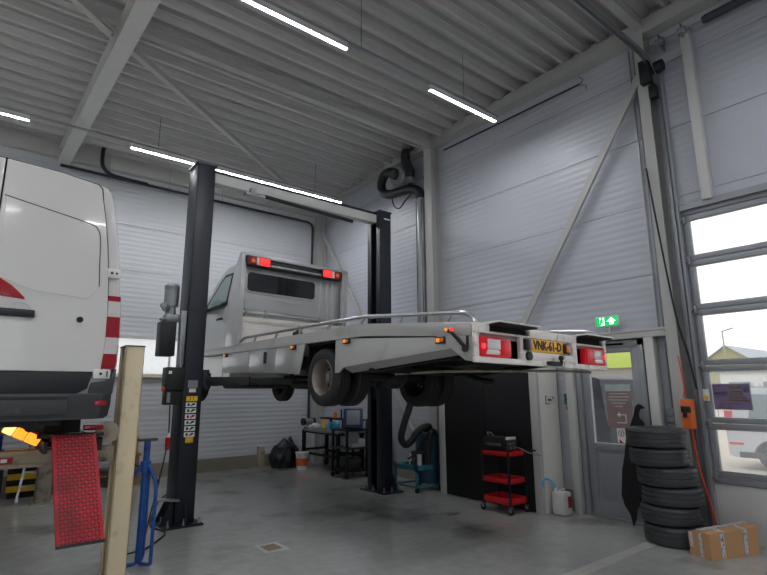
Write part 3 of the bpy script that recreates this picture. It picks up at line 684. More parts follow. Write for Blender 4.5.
# wheels
def wheel(xo, yy, side, dished, name='wheel', zd=.02, rm=None):
    """xo: outer face; side -1 = outer face looks to -X"""
    zc, W = 1.53+.335-zd, .2
    c = xo - side*W/2
    t = tyre(MB(), (c, yy, zc), (1, 0, 0), .335, W, .205).build(name, M['rubber'], truck)
    mb = MB(); s = side; ax = (s, 0, 0)
    if dished: prof = [(.214, .085), (.208, .1), (.198, .09), (.192, .06), (.184, .05), (.178, -.03), (.168, -.06), (.15, -.066), (.10, -.062), (.085, -.03), (.05, -.028), (.05, .01), (0, .01)]
    else: prof = [(.212, .09), (.206, .1), (.196, .085), (.19, .05), (.17, .06), (.13, .075), (.09, .07), (.06, .06), (.055, .085), (0, .09)]
    mb.lathe(prof, (c, yy, zc), ax, 40)
    mb.lathe([(.212, -.09), (.2, -.08), (.188, -.02), (.172, -.06)], (c, yy, zc), ax, 40)
    mb.build('rim', rm or M['rimm'], t)
    for k in range(8):
        a = 2*PI*k/8; d = .125; h = -.066 if dished else .0745
        p = Vector((c + s*h, yy + d*math.cos(a), zc + d*math.sin(a))); MB().cyl(p, p + Vector((s*.009, 0, 0)), .021, n=12).build('vent_hole', M['blackm'], t)
    for k in range(6):
        a = 2*PI*k/6+.2; d = .072; h = -.03 if dished else .068
        p = Vector((c + s*h, yy + d*math.cos(a), zc + d*math.sin(a))); MB().cyl(p, p + Vector((s*.02, 0, 0)), .012, n=6).build('wheel_nut', M['galv'], t)
wheel(3.35, 5.12, -1, True); wheel(3.84, 5.12, 1, False)
wheel(5.28, 5.12, 1, True, zd=.04); wheel(4.83, 5.12, -1, True, zd=.04, rm=M['darkmetal'])
bpy.context.view_layer.update()
wheel(3.47, 9.55, -1, False); wheel(5.42, 9.55, 1, False)
# cab
def hw(z): return 1.0 if z < 2.95 else 1.0 - (z-2.95)*.17
prof = [(7.62, 1.98), (7.60, 2.6), (7.60, 3.78), (7.72, 3.86), (8.2, 3.885), (8.6, 3.86), (8.82, 3.76), (9.25, 3.38), (9.62, 3.02), (10.15, 2.80), (10.38, 2.6), (10.44, 2.3), (10.42, 1.86), (10.05, 1.84)]
prof += [(9.55+.43*math.cos(t), 1.87+.43*math.sin(t)) for t in [math.radians(5+170*k/12) for k in range(13)]] + [(9.1, 1.84), (8.9, 1.83), (7.95, 1.84), (7.9, 1.98)]
mb = MB(); L = [mb.bm.verts.new((XC-hw(z), y, z)) for y, z in prof]; Rv = [mb.bm.verts.new((XC+hw(z), y, z)) for y, z in prof]; n = len(prof)
fs = [mb.bm.faces.new((L[i], L[(i+1) % n], Rv[(i+1) % n], Rv[i])) for i in range(n)] + [mb.bm.faces.new(L[::-1]), mb.bm.faces.new(Rv)]
bmesh.ops.recalc_face_normals(mb.bm, faces=mb.bm.faces)
es = [e for e in mb.bm.edges if (e.verts[0] in L) == (e.verts[1] in L) and max(v.co.z for v in e.verts) > 2.5]
bmesh.ops.bevel(mb.bm, geom=es, offset=.05, segments=3, affect='EDGES', profile=.6, clamp_overlap=True)
cab = mb.build('cab', M['silver'], truck)
for s in (-1, 1):
    def sx(z, d=.006): return XC + s*(hw(z)+d)
    def plate(pts, d0, d1):
        mb = MB(); A = [mb.bm.verts.new((sx(z, d0), y, z)) for y, z in pts]; B = [mb.bm.verts.new((sx(z, d1), y, z)) for y, z in pts]; n = len(pts)
        for i in range(n): mb.bm.faces.new((A[i], A[(i+1) % n], B[(i+1) % n], B[i]))
        mb.bm.faces.new(A[::-1]); mb.bm.faces.new(B); return mb
    dr = plate([(8.18, 1.95), (8.16, 3.1), (8.2, 3.78), (8.62, 3.78), (8.78, 3.68), (9.55, 2.98), (9.4, 2.75), (9.22, 2.4), (9.08, 2.1), (9.06, 1.9), (8.25, 1.9)], -.004, .008).build('door', M['silver'], truck)
    plate([(8.25, 3.14), (8.27, 3.70), (8.60, 3.71), (8.74, 3.62), (9.32, 3.09)], .008, .012).build('window_seal', M['blackm'], dr)
    plate([(8.30, 3.19), (8.315, 3.66), (8.58, 3.66), (8.70, 3.58), (9.18, 3.14)], .012, .015).build('side_window', M['glasss'], dr)
    MB().box((sx(2.9, .008), 8.3, 2.87), (sx(2.9, .04), 8.52, 2.91), .012).build('door_handle', M['black'], dr)
    plate([(7.95, 2.24), (7.95, 2.32), (9.05, 2.32), (9.05, 2.24)], .0, .018).build('side_moulding', M['silver'], truck)
    o = MB().obox((XC+s*1.14, 9.12, 3.24), (.2, .1, .34), Matrix.Rotation(.2*s, 3, 'Z'), .04).bar((XC+s*.98, 9.12, 3.1), (XC+s*1.1, 9.12, 3.18), .05, .06).build('mirror', M['black'], truck)
    MB().obox((XC+s*1.14, 9.065, 3.24), (.16, .012, .28), Matrix.Rotation(.2*s, 3, 'Z'), .004).build('mirror_glass', M['glasss'], o)
    MB().box((XC+s*.62-.15, 10.3, 2.45), (XC+s*.62+.15, 10.43, 2.68), .05).build('headlamp', M['clear'], truck)
mb = MB(); pts = [(8.86, 3.735), (9.58, 3.065)]
vs = [mb.bm.verts.new((XC+a*(hw(z)-.1), y+.012, z+.014)) for (y, z), a in ((pts[0], -1), (pts[0], 1), (pts[1], 1), (pts[1], -1))]; mb.bm.faces.new(vs)
r_ = bmesh.ops.extrude_face_region(mb.bm, geom=list(mb.bm.faces)); bmesh.ops.translate(mb.bm, verts=[v for v in r_['geom'] if isinstance(v, bmesh.types.BMVert)], vec=(0, -.01, -.012))
mb.build('windscreen', M['glassd'], truck)
MB().box((XC-.5, 10.40, 2.32), (XC+.5, 10.455, 2.62), .02).box((XC-.95, 10.35, 1.87), (XC+.95, 10.47, 2.1), .04).build('grille', M['black'], truck)
# rear wall of the cab
mb = MB(); mb.rrect('y', 7.575, 7.60, 3.46, 5.30, 2.96, 3.70, .05, bev=.006); mb.box((3.44, 7.57, 2.9), (5.4, 7.60, 2.95), .01).box((3.44, 7.575, 3.13), (4.86, 7.582, 3.15), .003)
for xx in (4.86, 4.99, 5.10): mb.box((xx, 7.555, 2.86), (xx+.07, 7.60, 3.66), .012)
mb.build('cab_back_panel', M['silver'], truck)
mb = MB(); mb.rrect('y', 7.56, 7.58, 3.45, 4.80, 3.235, 3.615, .08, bev=.008); wf = mb.build('rear_window_surround', M['silver'], truck)
MB().rrect('y', 7.552, 7.562, 3.485, 4.75, 3.27, 3.575, .06).build('rear_window', M['glassd'], wf)
MB().box((3.40, 7.545, 2.37), (5.3, 7.56, 2.85), .003).build('tread_plate', tread(M['treadplate'], .035, .004), truck)
# headboard frame carrying the high lamps
mb = MB()
mb.prism([(7.44, 2.38), (7.44, 3.86), (7.53, 3.86), (7.70, 3.62), (7.85, 2.9), (7.9, 2.38)], 'x', XL-.01, XL+.03, .004)
mb.prism([(7.44, 2.38), (7.44, 3.86), (7.53, 3.86), (7.70, 3.62), (7.85, 2.9), (7.9, 2.38)], 'x', 5.33, 5.37, .004)
mb.box((XL, 7.44, 3.80), (5.36, 7.56, 3.86), .004); mb.box((XL+.03, 7.46, 3.63), (XL+.07, 7.52, 3.80)); mb.box((5.27, 7.46, 2.4), (5.33, 7.52, 3.80), .006)
mb.box((XL+.03, 7.44, 2.4), (XL+.06, 7.5, 3.7), .004)
hb = mb.build('headboard', M['silver'], truck)
MB().box((3.42, 7.47, 3.655), (5.25, 7.55, 3.80), .004).build('lamp_carrier', M['vanbb'], truck)
MB().cyl((3.8, 7.45, 3.70), (4.82, 7.45, 3.70), .02, n=10).build('carrier_tube', M['alu'], truck)
for x0, x1, sg in ((3.385, 3.80, 1), (4.80, 5.22, -1)):
    o = MB().box((x0, 7.40, 3.655), (x1, 7.475, 3.81), .01).build('high_tail_lamp', M['vanbb'], truck)
    f = (lambda a: x0 + (x1-x0)*a) if sg == 1 else (lambda a: x1 - (x1-x0)*a)
    MB().box((f(.08), 7.392, 3.67), (f(.38), 7.404, 3.795), .01).build('indicator_lens', M['redg'], o)
    MB().cyl((f(.25), 7.386, 3.73), (f(.25), 7.394, 3.73), .035, n=14).build('indicator_bulb', M['amberd'], o)
    MB().box((f(.40), 7.392, 3.67), (f(.50), 7.404, 3.795), .004).build('reversing_lens', M['clear'], o)
    MB().box((f(.52), 7.39, 3.67), (f(.96), 7.404, 3.795), .01).build('brake_lens', M['redlit'], o)
MB().cyl((3.42, 7.43, 2.89), (5.3, 7.43, 2.89), .018, n=10).box((3.75, 7.40, 2.84), (3.80, 7.46, 2.95), .006).box((4.78, 7.40, 2.84), (4.84, 7.46, 2.93), .006).build('strap_bar', M['alu'], truck)
MB().cyl((4.28, 7.3, 2.40), (4.28, 7.3, 2.66), .03, n=12).box((4.22, 7.25, 2.58), (4.36, 7.35, 2.64), .01).cyl((4.28, 7.3, 2.68), (4.33, 7.3, 2.73), .03, n=12).build('winch', M['black'], truck)

# ================================================================== TWO POST LIFT
lift = thing('two_post_lift', (4.05, 7.4, 0), 'dark two post vehicle lift holding up the silver recovery truck', 'vehicle lift')
LZ = 5.0
def post(x0, x1, inner):
    """C-section column, mouth facing the truck; inner = +1 when the mouth looks to +X"""
    mb = MB(); y0, y1 = 7.2, 7.58; t = .012
    xb = x0 if inner > 0 else x1                              # back web side
    mb.box((xb, y0, 0), (xb + inner*t, y1, LZ), .003)
    mb.box((x0, y0, 0), (x1, y0+t, LZ), .003); mb.box((x0, y1-t, 0), (x1, y1, LZ), .003)
    xm = x1 if inner > 0 else x0
    mb.box((xm-inner*t, y0, 0), (xm, y0+.11, LZ), .002); mb.box((xm-inner*t, y1-.11, 0), (xm, y1, LZ), .002)
    return mb
for k, (x0, x1, inn) in enumerate(((2.27, 2.53, 1), (5.66, 5.92, -1))):
    o = post(x0, x1, inn).build('column', M['navy'], lift)
    mb = MB(); mb.box((x0-.02, 7.19, LZ), (x1+.02, 7.6, LZ+.03), .003); mb.build('top_cap', M['navy'], o); MB().box((x0-.01, 7.195, 2.83), (x1+.01, 7.2, 2.87)).build('joint_band', M['navy'], o)
    mb = MB(); xa, xb = (x0-.15, x1+.08) if inn > 0 else (x0-.06, x1+.12)
    mb.box((xa, 7.05, 0), (xb, 7.72, .022), .003)
    for yy in (7.25, 7.5):
        xs = x0 if inn > 0 else x1; d = -inn
        mb.prism([(xs, .02), (xs+d*.16, .02), (xs+d*.02, .32), (xs, .32)], 'y', yy-.006, yy+.006)
    mb.prism([(7.2, .02), (7.09, .02), (7.19, .28), (7.2, .28)], 'x', (x0+x1)/2-.006, (x0+x1)/2+.006)
    bp_ = mb.build('base_plate', M['navy'], lift)
    for px_, py_ in ((xa+.05, 7.1), (xa+.05, 7.4), (xa+.05, 7.67), (xb-.05, 7.1), (xb-.05, 7.67), ((xa+xb)/2, 7.1)):
        MB().cyl((px_, py_, .02), (px_, py_, .10), .011, n=8).cyl((px_, py_, .022), (px_, py_, .045), .02, n=6).build('anchor_bolt', M['galv'], bp_)
    # carriage and swing arms
    xm = (x0+x1)/2
    ca = MB().box((x0+.03, 7.225, 1.55), (x1-.03, 7.555, 2.25), .004).box((x1 if inn > 0 else x0-.11, 7.24, 1.76), (x1+.11 if inn > 0 else x0, 7.54, 2.0), .01).build('carriage', M['black'], lift)
    xp = x1+.08 if inn > 0 else x0-.08
    for yy, dx, dy in ((7.46, .82, 1.25), (7.30, .95, -.75)):
        ex, ey = xp + inn*dx, yy + dy; mx, my = xp + inn*dx*.52, yy + dy*.52
        mb = MB(); mb.bar((xp, yy, 1.84), (mx, my, 1.84), .13, .12, bev=.006).bar((mx, my, 1.84), (ex, ey, 1.84), .10, .09, bev=.006).cyl((xp, yy, 1.74), (xp, yy, 1.95), .07, n=16)
        arm = mb.build('swing_arm', M['black'], lift)
        MB().cyl((ex, ey, 1.80), (ex, ey, 1.97), .03, n=12).cyl((ex, ey, 1.955), (ex, ey, 1.985), .06, n=16).build('lifting_pad', M['rubberd'], arm)
mb = MB(); mb.box((2.53, 7.3, 4.80), (5.66, 7.46, 4.97), .004); mb.build('crossbeam', M['steelw'], lift)
MB().box((2.5, 7.28, 4.965), (5.69, 7.48, 4.995), .003).box((2.53, 7.292, 4.955), (5.66, 7.3, 4.97)).build('crossbeam_cover', M['navy'], lift)
MB().cyl((3.35, 7.22, 4.74), (5.05, 7.22, 4.68), .032, n=12).build('limit_bar', M['black'], lift)
MB().box((3.02, 7.18, 4.70), (3.34, 7.3, 4.74), .004).box((3.1, 7.2, 4.74), (3.2, 7.29, 4.83), .01).build('limit_switch', M['galv'], lift)
# power unit and control box on the near column
pu = MB().cyl((2.08, 7.36, 2.86), (2.08, 7.36, 3.11), .095, n=24).lathe([(.095, 0), (.1, .01), (.1, .06), (.07, .085), (0, .09)], (2.08, 7.36, 3.09), n=24).cyl((2.08, 7.36, 2.74), (2.08, 7.36, 2.86), .07, n=20).cyl((1.98, 7.30, 2.83), (2.08, 7.36, 2.83), .05, n=14).box((2.0, 7.28, 2.64), (2.2, 7.44, 2.75), .02).build('motor', M['galv'], lift)
for k in range(4): MB().cyl((2.08, 7.36, 2.90+.05*k), (2.08, 7.36, 2.915+.05*k), .1, n=24).build('cooling_fin', M['galv'], pu)
MB().cyl((1.93, 7.27, 2.66), (2.02, 7.3, 2.68), .022, n=10).build('valve', M['galv'], pu)
MB().cyl((1.96, 7.25, 2.86), (1.96, 7.31, 2.86), .04, n=12).build('pressure_switch', M['galv'], pu)
MB().box((1.94, 7.22, 2.02+.15), (2.14, 7.45, 2.64), .015).build('oil_tank', M['black'], lift)
MB().tube(bez([(2.2, 7.3, 2.66), (2.21, 7.25, 2.4), (2.22, 7.22, 2.1), (2.24, 7.22, 1.9)]), .02, 8).box((2.19, 7.22, 2.05), (2.265, 7.3, 2.8), .006).build('cable_cover', M['galv'], lift)
cb = MB().box((2.03, 7.12, 1.72), (2.265, 7.34, 2.02), .008).box((2.05, 7.16, 1.53), (2.265, 7.34, 1.72), .006).build('control_box', M['black'], lift)
MB().cyl((2.01, 7.2, 1.79), (2.035, 7.2, 1.79), .03, n=14).build('green_button', M['greenb'], cb)
MB().cyl((2.0, 7.2, 1.74), (2.035, 7.2, 1.74), .034, n=14).build('orange_switch', M['orange'], cb)
MB().box((2.05, 7.116, 1.93), (2.09, 7.12, 1.97)).build('white_label', M['white'], cb)
MB().box((2.06, 7.152, 1.56), (2.10, 7.16, 1.69)).build('grey_label', M['galv'], cb)
MB().tube(bez([(2.12, 7.2, 1.53), (2.10, 7.1, 1.2), (2.02, 6.9, .95), (1.9, 6.7, .6), (1.78, 6.5, .3), (1.66, 6.3, .06), (1.45, 6.25, .02)]), .009, 6).build('power_cable', M['rubberd'], lift)
MB().cyl((2.075, 7.02, 1.12), (2.055, 6.97, .98), .034, .026, n=12).build('power_plug', M['redg'], lift)
MB().cyl((2.08, 7.03, 1.18), (2.075, 7.02, 1.12), .02, .03, n=12).build('plug_collar', M['clear'], lift)
MB().bar((2.05, 7.18, .36), (2.3, 7.12, .33), .14, .012).build('arm_bracket', M['galv'], lift)
# stickers on the near column
zt = 1.745
st = [('lift_plate', .13, .10, M['galv'], 1.80), ('lift_plate', .09, .05, M['white'], 1.715), ('warning_sticker', .15, .065, M['yel'], 1.605)]
for nm, w_, h_, m_, zz in st: MB().box((2.40-w_/2, 7.192, zz-h_/2), (2.40+w_/2, 7.2, zz+h_/2)).build(nm, m_, lift)
text_mesh('! !', .06, R_BACK, (2.40, 7.191, 1.605), .001, .001, 1.5).build('warning_marks', M['ink'], lift)
for k in range(6):
    zz = 1.525 - .078*k
    o = MB().box((2.325, 7.192, zz-.03), (2.465, 7.2, zz+.03)).build('instruction_sticker', M['white'], lift)
    mb = MB(); mb.box((2.345, 7.19, zz-.016), (2.375, 7.192, zz+.018)).bar((2.39, 7.191, zz-.012), (2.445, 7.191, zz+.01), .002, .018).box((2.41, 7.19, zz+.004), (2.45, 7.192, zz+.02))
    mb.build('pictogram', M['ink'] if k not in (2, 5) else M['redg'], o)
MB().box((2.35, 7.192, 1.03), (2.45, 7.2, 1.10)).build('yellow_sticker', M['yel'], lift)
mb = MB()
for k in range(5): mb.box((5.76+.028*k, 7.192, 4.86), (5.782+.028*k, 7.2, 4.885))
mb.build('maker_lettering', M['white'], lift)

# ================================================================== WHITE VAN (rear towards the camera)
VX, VY = .03, 5.1
van = thing('panel_van', (VX, 8.0, 1.3), 'white panel van with red tail lamps raised on the cream four post lift', 'van')
vz0 = 1.5
vh = [(.80, 1.5), (.93, 1.56), (.965, 1.7), (.985, 1.95), (.99, 2.2), (.975, 2.55), (.945, 2.9), (.89, 3.25), (.855, 3.42), (.825, 3.53), (.79, 3.572), (.70, 3.592), (.40, 3.632), (0, 3.65)]
def vring(mb, y, sx, ztop):
    f = (ztop-vz0)/(3.65-vz0); pts = [(sx*a, vz0+(z-vz0)*f) for a, z in vh]; pts = pts + [(-a, z) for a, z in pts[-2::-1]]
    return [mb.bm.verts.new((VX+a, y, z)) for a, z in pts]
mb = MB(); R_ = [vring(mb, y, s, zt) for y, s, zt in ((VY+.02, .955, 3.60), (VY+.035, .985, 3.635), (VY+.08, 1.0, 3.65), (9.0, 1.0, 3.65), (9.3, .98, 3.6), (9.65, .97, 3.2), (10.0, .96, 2.78), (10.5, .93, 2.55), (10.72, .84, 2.3))]
for A, B in zip(R_, R_[1:]):
    n = len(A)
    for i in range(n): mb.bm.faces.new((A[i], A[(i+1) % n], B[(i+1) % n], B[i]))
mb.bm.faces.new(R_[0][::-1]); mb.bm.faces.new(R_[-1])
mb.build('body', M['vanw'], van, smooth=40)
def vedge(z):
    for (a, z0), (b, z1) in zip(vh, vh[1:]):
        if z0 <= z <= z1: return a+(b-a)*(z-z0)/(z1-z0)
    return 0
for s in (1, -1):
    # door leaf: follows the body edge, with the pressed window blank
    zs = [1.87, 2.1, 2.4, 2.7, 3.0, 3.25, 3.40]
    pts = [(VX+s*.006, 1.87)] + [(VX+s*(vedge(z)-.115), z) for z in zs] + [(VX+s*.725, 3.53), (VX+s*.69, 3.565), (VX+s*.42, 3.602), (VX+s*.006, 3.628)]
    g = .008; cx_ = VX+s*.4; MB().prism([(x_+(g if x_ > cx_ else -g), z_+(g if z_ > 2.6 else -g)) for x_, z_ in pts], 'y', VY-.002, VY+.04).build('door_seal', M['blackm'], van)
    mb = MB(); mb.prism(pts, 'y', VY-.012, VY+.03, .008); dr = mb.build('rear_door', M['vanw'], van, smooth=12)
    mb = MB(); x0, x1 = sorted((VX+s*.09, VX+s*.745)); mb.prism([(VX+s*.05, 2.62), (VX+s*.30, 2.53), (VX+s*.70, 2.50), (VX+s*.775, 2.60), (VX+s*.745, 3.04), (VX+s*.725, 3.12), (VX+s*.69, 3.17), (VX+s*.03, 3.30)], 'y', VY-.016, VY-.010, .004)
    mb.build('pressed_panel', M['vanw'], dr, smooth=12)
    MB().tube(bez([(VX+s*.02, VY-.014, 3.308), (VX+s*.35, VY-.014, 3.245), (VX+s*.66, VY-.014, 3.183), (VX+s*.725, VY-.014, 3.14), (VX+s*.752, VY-.014, 3.05), (VX+s*.768, VY-.014, 2.8), (VX+s*.782, VY-.014, 2.62)], 5), .004, 6).build('panel_dark_line', M['vanb'], dr)  # dark tube draws in the shade along the edge of the pressing
    mb = MB(); mb.prism([(VX+s*.0, 1.685), (VX+s*.0, 1.862), (VX+s*.80, 1.862), (VX+s*.77, 1.73), (VX+s*.70, 1.69)], 'y', VY-.025, VY+.03, .006); mb.build('lower_trim', M['vanbb'], dr)
    # tail lamp cluster on the corner
    def lamp(z0, z1, d, m, nm, par):
        n = 4; mb = MB(); P = []
        for k in range(n+1):
            z = z0+(z1-z0)*k/n; e = vedge(z)
            P.append([mb.bm.verts.new(c) for c in ((VX+s*(e-.12+.02*(z-2)), VY-d, z), (VX+s*(e-.01), VY+.005-d, z), (VX+s*(e+.006+d*.4), VY+.07, z), (VX+s*(e+.006+d*.4), VY+.16, z), (VX+s*(e-.04), VY+.16, z), (VX+s*(e-.12), VY+.1, z))])
        for A, B in zip(P, P[1:]):
            for i in range(6): mb.bm.faces.new((A[i], A[(i+1) % 6], B[(i+1) % 6], B[i]))
        mb.bm.faces.new(P[0][::-1]); mb.bm.faces.new(P[-1])
        return mb.build(nm, m, par)
    tl = lamp(1.90, 2.55, .012, M['redg'], 'tail_lamp', van)
    for nm, z0, z1, m in (('clear_lens', 2.36, 2.50, M['clear']), ('red_lens', 2.18, 2.355, M['redg']), ('clear_lens', 2.03, 2.175, M['clear']), ('red_lens', 1.92, 2.02, M['redg'])): lamp(z0, z1, .02, m, nm, tl)
    o = MB().box((VX+s*.80, VY-.03, 1.81), (VX+s*.94, VY+.05, 1.895), .015).build('lower_hinge', M['vanw'], van)
    MB().cyl((VX+s*.86, VY-.034, 1.855), (VX+s*.86, VY-.028, 1.855), .012, n=10).box((VX+s*.905, VY-.033, 1.83), (VX+s*.915, VY-.029, 1.88)).build('hinge_pin', M['black'], o)
    o = MB().box((VX+s*.83, VY-.03, 2.71), (VX+s*.945, VY+.05, 2.80), .015).build('upper_hinge', M['vanw'], van)
    MB().cyl((VX+s*.87, VY-.034, 2.755), (VX+s*.87, VY-.028, 2.755), .012, n=10).cyl((VX+s*.91, VY-.034, 2.755), (VX+s*.91, VY-.028, 2.755), .010, n=10).build('hinge_pin', M['black'], o)
# high brake lamp, handle, lock
MB().prism([(-.30, 2.50), (.285, 2.45), (.27, 2.475), (.18, 2.56), (.10, 2.61), (.0, 2.625), (-.15, 2.62)], 'y', VY-.024, VY-.008, .006).build('brake_lamp', M['redg'], van)
MB().lathe([(0, -.004), (.08, -.003), (.095, .004)], (.25, VY-.013, 2.33), (0, -1, 0), 24).build('handle_dish', M['vanw'], van)
MB().box((-.15, VY-.06, 2.30), (.36, VY-.03, 2.365), .012).box((.30, VY-.035, 2.305), (.35, VY-.01, 2.36)).build('door_handle', M['vanbb'], van)
MB().cyl((.69, VY-.02, 2.315), (.69, VY-.008, 2.315), .026, n=20).build('lock', M['black'], van)
# bumper with step
mb = MB(); out = [(-.93, VY+.25), (-.95, VY+.02), (-.86, VY-.06), (-.6, VY-.075), (.66, VY-.075), (.92, VY-.06), (1.0, VY+.02), (.985, VY+.25)]
def ring(z, k): return [mb.bm.verts.new((VX+(x-VX)*k, y + (.03 if y < VY and k < 1 else 0), z)) for x, y in out]
rs = [ring(1.475, .95), ring(1.50, .985), ring(1.60, 1.0), ring(1.675, 1.0), ring(1.69, .985)]
for A, B in zip(rs, rs[1:]):
    for i in range(len(A)): mb.bm.faces.new((A[i], A[(i+1) % len(A)], B[(i+1) % len(A)], B[i]))
mb.bm.faces.new(rs[0][::-1]); mb.bm.faces.new(rs[-1])
bu = mb.build('bumper', M['vanb'], van)
MB().box((-.6, VY-.09, 1.655), (.66, VY-.06, 1.675), .004).box((-.6, VY-.084, 1.52), (.66, VY-.07, 1.64), .004).build('bumper_step', M['vanb'], bu)
for s in (1, -1):
    mb = MB(); mb.prism([(VX+s*.78, 1.68), (VX+s*.97, 1.68), (VX+s*.985, 1.90), (VX+s*.955, 1.90), (VX+s*.945, 1.80), (VX+s*.80, 1.78)], 'y', VY-.03, VY+.2, .01); mb.build('bumper_corner', M['vanb'], van)
    o = MB().box((VX+s*.83, VY-.075, 1.585), (VX+s*.92, VY-.045, 1.63), .008).build('reflector', M['redg'], bu)
# underside
mb = MB(); mb.box((-.6, 5.3, 1.42), (.66, 10.2, 1.52)).cyl((-.75, 6.15, 1.64), (.80, 6.15, 1.64), .06, n=12).box((-.35, 5.75, 1.40), (.45, 6.3, 1.47), .02).tube([(.45, 5.3, 1.42), (.5, 5.8, 1.45), (.5, 7.5, 1.45)], .05, 10)
mb.build('underbody', M['darkmetal'], van)
for xx in (-.80, .66):
    for yy in (6.15, 9.6):
        t = tyre(MB(), (xx+.1, yy, 1.64), (1, 0, 0), .34, .21, .2).build('wheel', M['rubber'], van)
        s = 1 if xx > 0 else -1
        MB().lathe([(.205, .09), (.19, .08), (.17, .03), (.1, .05), (0, .05)], (xx+.1, yy, 1.64), (s, 0, 0), 24).build('rim', M['rimm'], t)
MB().box((.60, 5.86, 1.32), (.90, 5.875, 1.6)).build('mud_flap', M['rubberd'], van)

# ================================================================== FOUR POST LIFT
l4 = thing('four_post_lift', (0, 7.8, 0), 'cream four post car lift with a hanging red ramp under the white van', 'vehicle lift')
def cpost(x0, x1, y0, y1, h, side):
    mb = MB(); t = .01; xb, xo = (x1, x0) if side > 0 else (x0, x1)
    d = -1 if side > 0 else 1
    mb.box((xb, y0, 0), (xb+d*t, y1, h), .003).box((x0, y0, 0), (x1, y0+t, h), .003).box((x0, y1-t, 0), (x1, y1, h), .003)
    mb.box((xo, y0, 0), (xo-d*t, y0+.06, h), .002).box((xo, y1-.06, 0), (xo-d*t, y1, h), .002)
    return mb
for (x0, x1, y0, h, sd) in ((1.175, 1.345, 5.53, 2.14, 1), (1.02, 1.22, 9.93, 2.14, 1), (-1.45, -1.25, 5.53, 2.14, -1), (-1.45, -1.25, 9.93, 2.14, -1)):
    o = cpost(x0, x1, y0, y0+.26, h, sd).build('column', M['beige'] if y0 < 9 else M['beiged'], l4)
    MB().box((x0-.005, y0-.005, h), (x1+.005, y0+.265, h+.012)).build('top_cap', M['vanb'], o)
    MB().box((x0-.06, y0-.05, 0), (x1+.06, y0+.31, .015)).build('base_plate', M['beiged'], o)
for y0 in (5.58, 9.98):
    mb = MB(); xr = 1.16 if y0 < 9 else 1.0
    mb.box((-1.24, y0, 1.06), (xr, y0+.16, 1.2), .004).box((-1.24, y0-.012, 1.165), (xr, y0, 1.2), .003).box((-1.24, y0-.012, 1.06), (xr, y0, 1.09), .003)
    o = mb.build('crossbeam', M['beiged'], l4)
    if y0 < 9:
        MB().box((-.05, y0-.016, 1.10), (.375, y0-.012, 1.155)).build('red_label', M['redg'], o)
        MB().box((.29, y0-.018, 1.115), (.335, y0-.014, 1.145)).build('white_mark', M['white'], o)
for x0, x1 in ((.56, 1.0), (-1.06, -.62)):
    mb = MB(); mb.box((x0, 5.3, 1.285), (x1, 10.5, 1.30)).box((x0, 5.3, 1.19), (x0+.03, 10.5, 1.30)).box((x1-.03, 5.3, 1.19), (x1, 10.5, 1.30))
    for k in range(6): mb.box((x0, 5.8+.85*k, 1.2), (x1, 5.84+.85*k, 1.285))
    rw = mb.build('runway', M['darkmetal'], l4)
# red drive-on ramp hanging from the runway's end
ax, bx = .615, .945
t0, t1 = Vector((0, 5.26, 1.335)), Vector((0, 4.9, .53)); d = (t1-t0).normalized(); nrm = Vector((0, d.z, -d.y)).normalized()
if nrm.y > 0: nrm = -nrm
mb = MB(); c = (t0+t1)/2; Rm = Matrix((Vector((1, 0, 0)), nrm.cross(Vector((1, 0, 0))).normalized(), nrm)).transposed()
mb.obox(((ax+bx)/2, c.y, c.z), (bx-ax, (t1-t0).length, .018), Rm, .003)
mb.obox((ax+.006, c.y+.02, c.z), (.012, (t1-t0).length, .05), Rm); mb.obox((bx-.006, c.y+.02, c.z), (.012, (t1-t0).length, .05), Rm)
def shear(mb):
    for v in mb.bm.verts: f = (t0.z-v.co.z)/(t0.z-t1.z); v.co.x += (.07*f if v.co.x < .78 else .075*f)-.01
    return mb
rp = shear(mb).build('ramp', M['ramp'], l4)
mb = MB(); U = Rm @ Vector((0, 1, 0)); L_ = (t1-t0).length
rows_ = 30; cols_ = 11
for i in range(rows_):
    for j in range(cols_):
        u = ax+.022 + (bx-ax-.044)*(j+.5)/cols_; v = -L_/2 + L_*(i+.5)/rows_
        ang = PI/4 if (i+j) % 2 else -PI/4
        p = Vector((u, c.y, c.z)) + U*v + nrm*.010
        mb.obox(p, (.024, .009, .005), Rm @ Matrix.Rotation(ang, 3, 'Z'))
o = shear(mb).build('tread_lozenges', pm('scuffed_dark_red', (58, 18, 24), .45, var=.2), rp, smooth=0)
shear(MB().obox(((ax+bx)/2, t1.y, t1.z-.005), (bx-ax+.004, .02, .025), Rm)).build('ramp_edge', M['darkmetal'], rp)
for xx in (ax+.05, bx-.07): MB().obox((xx, t0.y-.03, t0.z-.085), (.07, .035, .02), Rm, .005).build('hinge_lug', M['darkmetal'], rp)
MB().cyl((.5, 5.28, 1.335), (1.0, 5.28, 1.335), .018, n=10).build('hinge_rod', M['darkmetal'], l4)
MB().cyl((1.08, 5.52, 1.33), (1.08, 5.56, 1.33), .10, n=28).build('pulley', M['beiged'], l4)
MB().box((.86, 5.40, 1.36), (1.02, 5.46, 1.41), .006).build('red_stop', M['redg'], l4)
